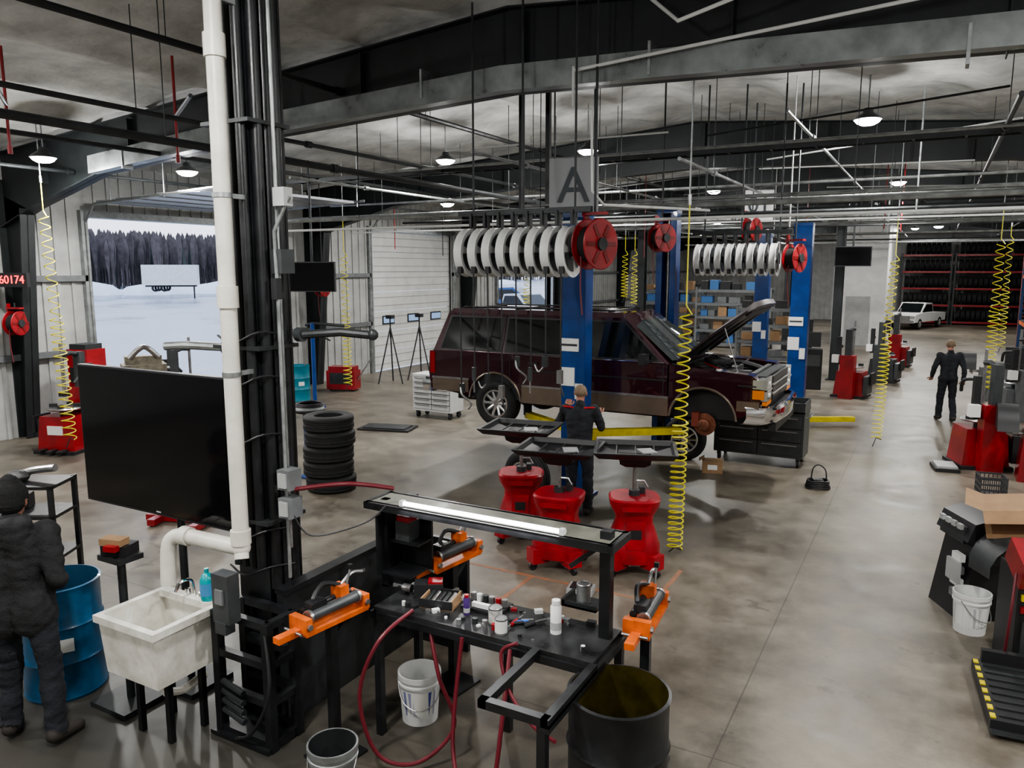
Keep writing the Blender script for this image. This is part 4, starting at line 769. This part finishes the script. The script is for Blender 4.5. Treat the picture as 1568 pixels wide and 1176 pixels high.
b=B();b.box((0,0,.3),(.8,.45,.5),red,bev=.03);b.box((0,0,.6),(.7,.4,.12),red,bev=.03);b.box((0,-.23,.35),(.6,.02,.3),dsteel);[b.lathe([(0,-.02),(.07,-.02),(.07,.02),(0,.02)],blackp,(x,y,.07),(1,0,0),12) for x in(-.3,.3) for y in(-.15,.15)];b.tube([(.4,0,.3),(.8,0,.9)],.02,steel,6);b.obj('red_tool_box',(-13.9,15.9,0),20)
for l_ in((-13.6,17.6,0),(-13.3,18.6,0)):
    b=B();[b.tube([(0,0,1.6),(.4*math.cos(a),.4*math.sin(a),0)],.02,blackp,6) for a in(0,2.1,4.2)];b.cyl((0,0,1.3),(0,0,1.9),.02,blackp);b.box((0,0,1.9),(.2,.15,.1),blackp,bev=.01);b.obj('tripod_stand',l_)
b=B();b.box((0,0,.02),(1.1,.6,.03),blackp,bev=.01);b.box((0,0,.045),(.9,.45,.02),dsteel,bev=.005);b.obj('creeper_mat',(-9.7,12.4,0),15)
b=B();b.box((0,0,.55),(.6,.5,1.1),black,bev=.02);b.box((0,-.26,.8),(.5,.02,.3),dgrey);b.box((0,0,1.35),(.5,.1,.4),blackp,bev=.02);b.obj('diagnostic_cabinet',(-2.9,22.3,0),10)
b=B();b.box((0,0,.9),(.6,.5,1.8),black,bev=.02);b.box((0,-.26,1.3),(.4,.02,.5),dgrey);b.obj('storage_locker',(-3.4,24.0,0),10)
def rack(name,loc,rot,w,d,h,lv,um,bm_,stuff):
    b=B()
    for x in(-w/2,w/2):
        for y in(-d/2,d/2): b.box((x,y,h/2),(.08,.08,h),um)
        z=.2
        while z<h-.6: b.tube([(x,-d/2,z),(x,d/2,z+.5)],.02,um,5);b.box((x,0,z),(.04,d,.04),um);z+=.6
    for i in range(lv):
        z=.15+i*(h-.3)/max(lv-1,1)
        for y in(-d/2,d/2): b.box((0,y,z),(w,.05,.11),bm_)
        b.box((0,0,z+.05),(w,d,.02),dgrey)
        x=-w/2+.3
        while x<w/2-.2 and i<lv:
            if stuff=='tires': tire(b,(x,0,z+.06+.34),(1,0,0),.34,.22);x+=.26
            elif stuff=='boxes':
                s_=random.uniform(.25,.5);hh=random.uniform(.2,.4);b.box((x+s_/2-.15,random.uniform(-.1,.1),z+.06+hh/2),(s_,.4,hh),random.choice([card,card,grey,blackp,mat('blue_box',(.05,.15,.35),.6),blackp]));x+=s_+random.uniform(.02,.25)
            else: x+=9
    b.obj(name,loc,rot)
for k,x in enumerate((-.6,2.2,4.85)): rack('tire_rack',(x,52.6,0),0,2.6,.9,4.2,5,dsteel,red,'tires')
rack('tire_rack',(3.4,34,0),90,4.5,.9,4.6,5,mat('rack_orange',(.45,.08,.03),.5),red,'tires')
rack('pallet_rack',(2.9,27,0),90,4.5,1.0,4.6,4,mat('rack_blue',(.03,.08,.2),.5),orange,'boxes')
rack('parts_shelf',(-7.3,32.5,0),0,3.0,.6,2.5,5,grey,grey,'boxes');rack('parts_shelf',(-10.8,35,0),0,3.2,.6,2.4,5,grey,grey,'boxes');rack('parts_shelf',(-5.2,28,0),0,1.8,.6,2.0,4,grey,grey,'boxes')
def pickup(loc,rot,m,name,sc=1.):
    b=B();b.push((0,0,0),(0,0,0),sc);b.prism([(-2.7,.5),(-2.72,1.05),(-.9,1.08),(-.75,1.1),(1.3,1.12),(2.5,1.0),(2.6,.5)],-.95,.95,m,.05,2);b.prism([(-.9,1.08),(-.6,1.75),(.45,1.78),(1.2,1.12)],-.80,.80,m,.05,2);b.prism([(-.75,1.15),(-.52,1.66),(.40,1.68),(1.02,1.15)],-.82,.82,glass,.01)
    b.mesh([(.52,-.7,1.72),(.52,.7,1.72),(1.22,.75,1.15),(1.22,-.75,1.15)],[(0,1,2,3)],glass)
    for x in(-1.7,1.7):
        for y in(-.85,.85): tire(b,(x,y,.38),rim=1)
    b.box((2.6,0,.8),(.06,1.3,.3),chrome,bev=.02);b.box((2.62,0,.55),(.15,1.85,.2),chrome,bev=.03)
    for y in(-.8,.8): b.box((2.56,y,.85),(.08,.25,.18),hlamp,bev=.02)
    b.pop();b.obj(name,loc,rot)
pickup((-20.4,38.6,-.06),-20,white,'parked_pickup',1.1);pickup((-24.5,44.5,-.06),10,mat('blue_car_paint',(.03,.10,.30),.3,.2,coat=.6),'parked_pickup',1.2);pickup((-.9,48.6,0),-110,white,'parked_pickup',.8)
b=B();om=mat('worn_orange_line',(.36,.13,.06),.6,0,.7,9,col2=(.18,.15,.11))
for x0,x1,y0,y1 in((-4.4,-2.2,6.95,7.0),(-2.25,-2.2,6.3,7.9),(-3.6,-3.55,6.0,6.95)): b.bb(x0,x1,y0,y1,0,.002,om)
b.obj('floor_marking')
# ---------------------------------------------------------------- people
def person(name,loc,rot,J,cols,hat=None,hood=False,h=1.0,jacket_long=False):
    D=dict(pel=(0,0,.96),wst=(0,0,1.12),chs=(0,0,1.32),nek=(0,-.01,1.50),hed=(0,.015,1.645),
      shL=(-.19,0,1.43),shR=(.19,0,1.43),elL=(-.25,-.02,1.14),elR=(.25,-.02,1.14),wrL=(-.25,.10,.90),wrR=(.25,.10,.90),
      hpL=(-.095,0,.93),hpR=(.095,0,.93),knL=(-.11,.03,.50),knR=(.11,.03,.50),anL=(-.12,-.02,.09),anR=(.12,-.02,.09),toL=(-.14,.15,.04),toR=(.14,.15,.04))
    D.update(J);P={k:V(v) for k,v in D.items()};prim=[];bk=cols.get('bulk',1.)
    def cap(a,c_,ra,rb,lab):
        k=bk if lab=='shirt' else 1.
        prim.append((V(a),V(c_),ra*k,rb*k,lab))
    S='shirt';b=B()
    for s_ in'LR':
        cap(P['hp'+s_],P['kn'+s_],.096,.070,'pants');cap(P['kn'+s_],P['an'+s_],.070,.062,'pants');cap(P['an'+s_]-V((0,.03,.02)),P['to'+s_],.052,.042,'shoe')
        cap(P['sh'+s_],P['el'+s_],.066,.052,S);e=P['el'+s_];w_=P['wr'+s_];m_=e.lerp(w_,.9) if not cols.get('short') else e.lerp(w_,.1)
        cap(e,m_,.052,.042,S);cap(m_,w_,.034 if cols.get('short') else .036,.027,'skin')
        cap(P['chs'],P['sh'+s_],.10,.068,S)
    for x in(-1,1):
        cap(P['wst']+V((x*.055,0,0)),P['chs']+V((x*.075,0,.03)),.105,.115,S);cap(P['pel']+V((x*.065,0,.02)),P['wst']+V((x*.055,0,0)),.115 if jacket_long else .10,.105,S)
        cap(P['hp'+('L' if x<0 else 'R')],P['pel']+V((x*.06,-.02,0)),.10,.105,'pants')
        if jacket_long: cap(P['pel']+V((x*.085,0,-.10)),P['pel']+V((x*.075,0,.05)),.115,.118,S)
    cap(P['nek']-V((0,0,.05)),P['hed']-V((0,0,.04)),.058,.052,'skin');cap(P['chs']+V((0,0,.1)),P['nek'],.09,.062,S)
    hd=P['hed'];f=(P.get('look') or V((0,1,0))).normalized()
    up=V((0,0,1));rt=f.cross(up).normalized()
    cap(hd+up*.035-f*.015,hd+up*.02+f*.01,.086,.080,'hairz');cap(hd-up*.02+f*.03,hd-up*.07+f*.045,.062,.045,'skin');cap(hd+f*.088,hd+f*.103-up*.022,.010,.013,'skin')
    for s_ in(-1,1): cap(hd+rt*s_*.082+up*.01-f*.01,hd+rt*s_*.086-up*.025-f*.005,.014,.010,'skin')
    if hat: cap(hd+up*.055-f*.02,hd+up*.035,.093,.096,'hat');cap(hd+up*.13-f*.02,hd+up*.10,.050,.062,'hat');cap(hd+up*.01-f*.03,hd+up*.02-f*.01,.088,.090,'hat')
    if hood:
        for x in(-.10,-.04,.04,.10): cap(P['nek']+V((x,-.07-.03*(abs(x)<.05),.0)),P['nek']+V((x*.7,-.085,-.12)),.052,.036,S)
    b0=B();dm=blackp
    for a,c_,ra,rb,l in prim:
        b0.sph(a,ra,dm,14);b0.sph(c_,rb,dm,14)
        if (c_-a).length>1e-3: b0.cyl(a,c_,ra,dm,rb,14)
    ob=b0.obj('tmp');md=ob.modifiers.new('r','REMESH');md.mode='VOXEL';md.voxel_size=.0125;md2=ob.modifiers.new('s','SMOOTH');md2.iterations=4;md2.factor=.5
    dg=bpy.context.evaluated_depsgraph_get();me=bpy.data.meshes.new_from_object(ob.evaluated_get(dg));bpy.data.objects.remove(ob)
    mats={'shirt':cols['shirt'],'pants':cols['pants'],'shoe':shoe,'skin':skin,'hat':hat or beanie,'hairz':hair};keys=list(mats)
    me.materials.clear()
    for k in keys: me.materials.append(mats[k])
    def dist(p,pr):
        a,c_,ra,rb,l=pr;d=c_-a;t=max(0,min(1,(p-a).dot(d)/max(d.length_squared,1e-9)));return (p-a-d*t).length-(ra+(rb-ra)*t)
    labs=[min(prim,key=lambda q:dist(v.co,q))[4] for v in me.vertices]
    for v,l in zip(me.vertices,labs):
        if l in('shirt','pants'):
            n_=noise.noise(v.co*7+V((3,1,2)));n2=noise.noise(V((v.co.x*14,v.co.y*14,v.co.z*24)));v.co+=v.normal*(n_*.016+n2*.010+.004)
        if l=='hat': v.co+=v.normal*(.003+.002*math.sin(v.co.z*300))
    for pl in me.polygons:
        ls=[labs[i] for i in pl.vertices];l=max(set(ls),key=ls.count);pl.use_smooth=True
        c_=pl.center
        if l=='hairz' and not hat and ((c_-hd).dot(f)>.045 or (c_-hd).z<-.035): l='skin'
        pl.material_index=keys.index(l)
    b.bm.from_mesh(me);b.mats=[mats[k] for k in keys]
    for s_,sg in(('L',-1),('R',1)):
        w_=P['wr'+s_];d=(w_-P['el'+s_]).normalized();hdv=P.get('hd'+s_);d=V(hdv).normalized() if hdv else d
        side=d.cross(V((0,1,0)) if abs(d.y)<.8 else V((0,0,1))).normalized();nrm=side.cross(d).normalized()
        if nrm.y<0: nrm=-nrm
        pc=w_+d*.05;M3=Matrix((side,nrm,d)).transposed()
        vs=[];fs=[]
        for i in range(7):
            z=-.055+.105*i/6;wd=(.026,.030,.038,.042,.043,.042,.036)[i];th_=(.022,.020,.019,.017,.015,.013,.010)[i]
            for k in range(10): a=2*math.pi*k/10;vs.append(pc+M3@V((wd*math.cos(a),th_*math.sin(a),z)))
        for i in range(6):
            for k in range(10): fs.append((i*10+k,i*10+(k+1)%10,i*10+10+(k+1)%10,i*10+10+k))
        fs+=[tuple(range(9,-1,-1)),tuple(60+k for k in range(10))];b.mesh(vs,fs,skin)
        curl=cols.get('curl',.5)
        for k in range(4):
            L_=(.068,.076,.072,.056)[k];o=pc+M3@V((-.031+.021*k,0,.044));p=[o-d*.012];dd=d.copy();ang=curl*.5
            for q in range(3):
                dd=(Matrix.Rotation(ang*1.1,3,side)@dd) if (Matrix.Rotation(ang,3,side)@d).dot(nrm)>0 else (Matrix.Rotation(-ang*1.1,3,side)@dd);p.append(p[-1]+dd*L_*(.45,.32,.26)[q]);ang=curl
            b.tube(p,[.0092,.007],skin,7,3);b.sph(p[-1],.0072,skin,8)
        o=pc+M3@V((-.030,0,-.02));p=[o,o+M3@V((-.028,.012,.025)),o+M3@V((-.036,.024,.055)),o+M3@V((-.030,.030,.075))];b.tube(p,[.012,.0085],skin,8,3)
    for s_ in(-1,1): b.sph(hd+f*.083+rt*s_*.031+up*.012,.011,white,8);b.sph(hd+f*.092+rt*s_*.031+up*.012,.005,blackp,6);b.tube([hd+f*.088+rt*s_*.018+up*.032,hd+f*.088+rt*s_*.045+up*.032],.004,hair,5)
    b.tube([hd+f*.098-rt*.02-up*.048,hd+f*.103-up*.047,hd+f*.098+rt*.02-up*.048],.004,mat('lips',(.35,.12,.10),.5),5)
    if cols.get('trim'):
        for s_ in(-1,1): b.tube([P['nek']+V((s_*.07,-.07,-.03)),P['sh'+('L' if s_<0 else 'R')]+V((0,-.055,.045)),P['sh'+('L' if s_<0 else 'R')]+V((s_*.05,-.02,.03))],.012,redtrim,6,4)
    o=b.obj(name,loc,rot);o.scale=(h,h,h);return o
person('man_in_beanie',(-5.32,2.74,0),35,dict(shL=(-.20,0,1.42),shR=(.20,0,1.42),elL=(-.27,-.04,1.14),elR=(.27,-.06,1.14),wrL=(-.17,.20,1.02),wrR=(.17,.18,1.02),hed=(0,.03,1.63),hpL=(-.10,0,.93),hpR=(.11,0,.93),knL=(-.13,.06,.50),anL=(-.15,.05,.09),toL=(-.19,.20,.04),knR=(.15,0,.5),anR=(.18,-.06,.09),toR=(.26,.08,.04)),dict(shirt=jacket,pants=pants,curl=.6,bulk=1.14),hat=beanie,hood=True,h=1.05,jacket_long=True)
person('mechanic',(-3.98,9.12,0),12,dict(elL=(-.31,.06,1.22),elR=(.28,.08,1.20),wrL=(-.22,.24,1.42),wrR=(.20,.29,1.32),hdL=(0.1,.6,.9),hdR=(-.2,.6,.7),hed=(.0,.04,1.64)),dict(shirt=shirt,pants=pants,short=True,curl=.9,trim=True),h=1.0)
person('shop_worker',(.36,18.8,0),15,dict(knL=(-.10,.10,.50),anL=(-.10,.12,.09),toL=(-.11,.28,.04),anR=(.11,-.16,.11),toR=(.12,-.0,.04),elR=(.28,-.06,1.15),wrR=(.30,.02,.9),elL=(-.28,.02,1.15),wrL=(-.28,.16,.95)),dict(shirt=shirt,pants=pants,curl=.5))
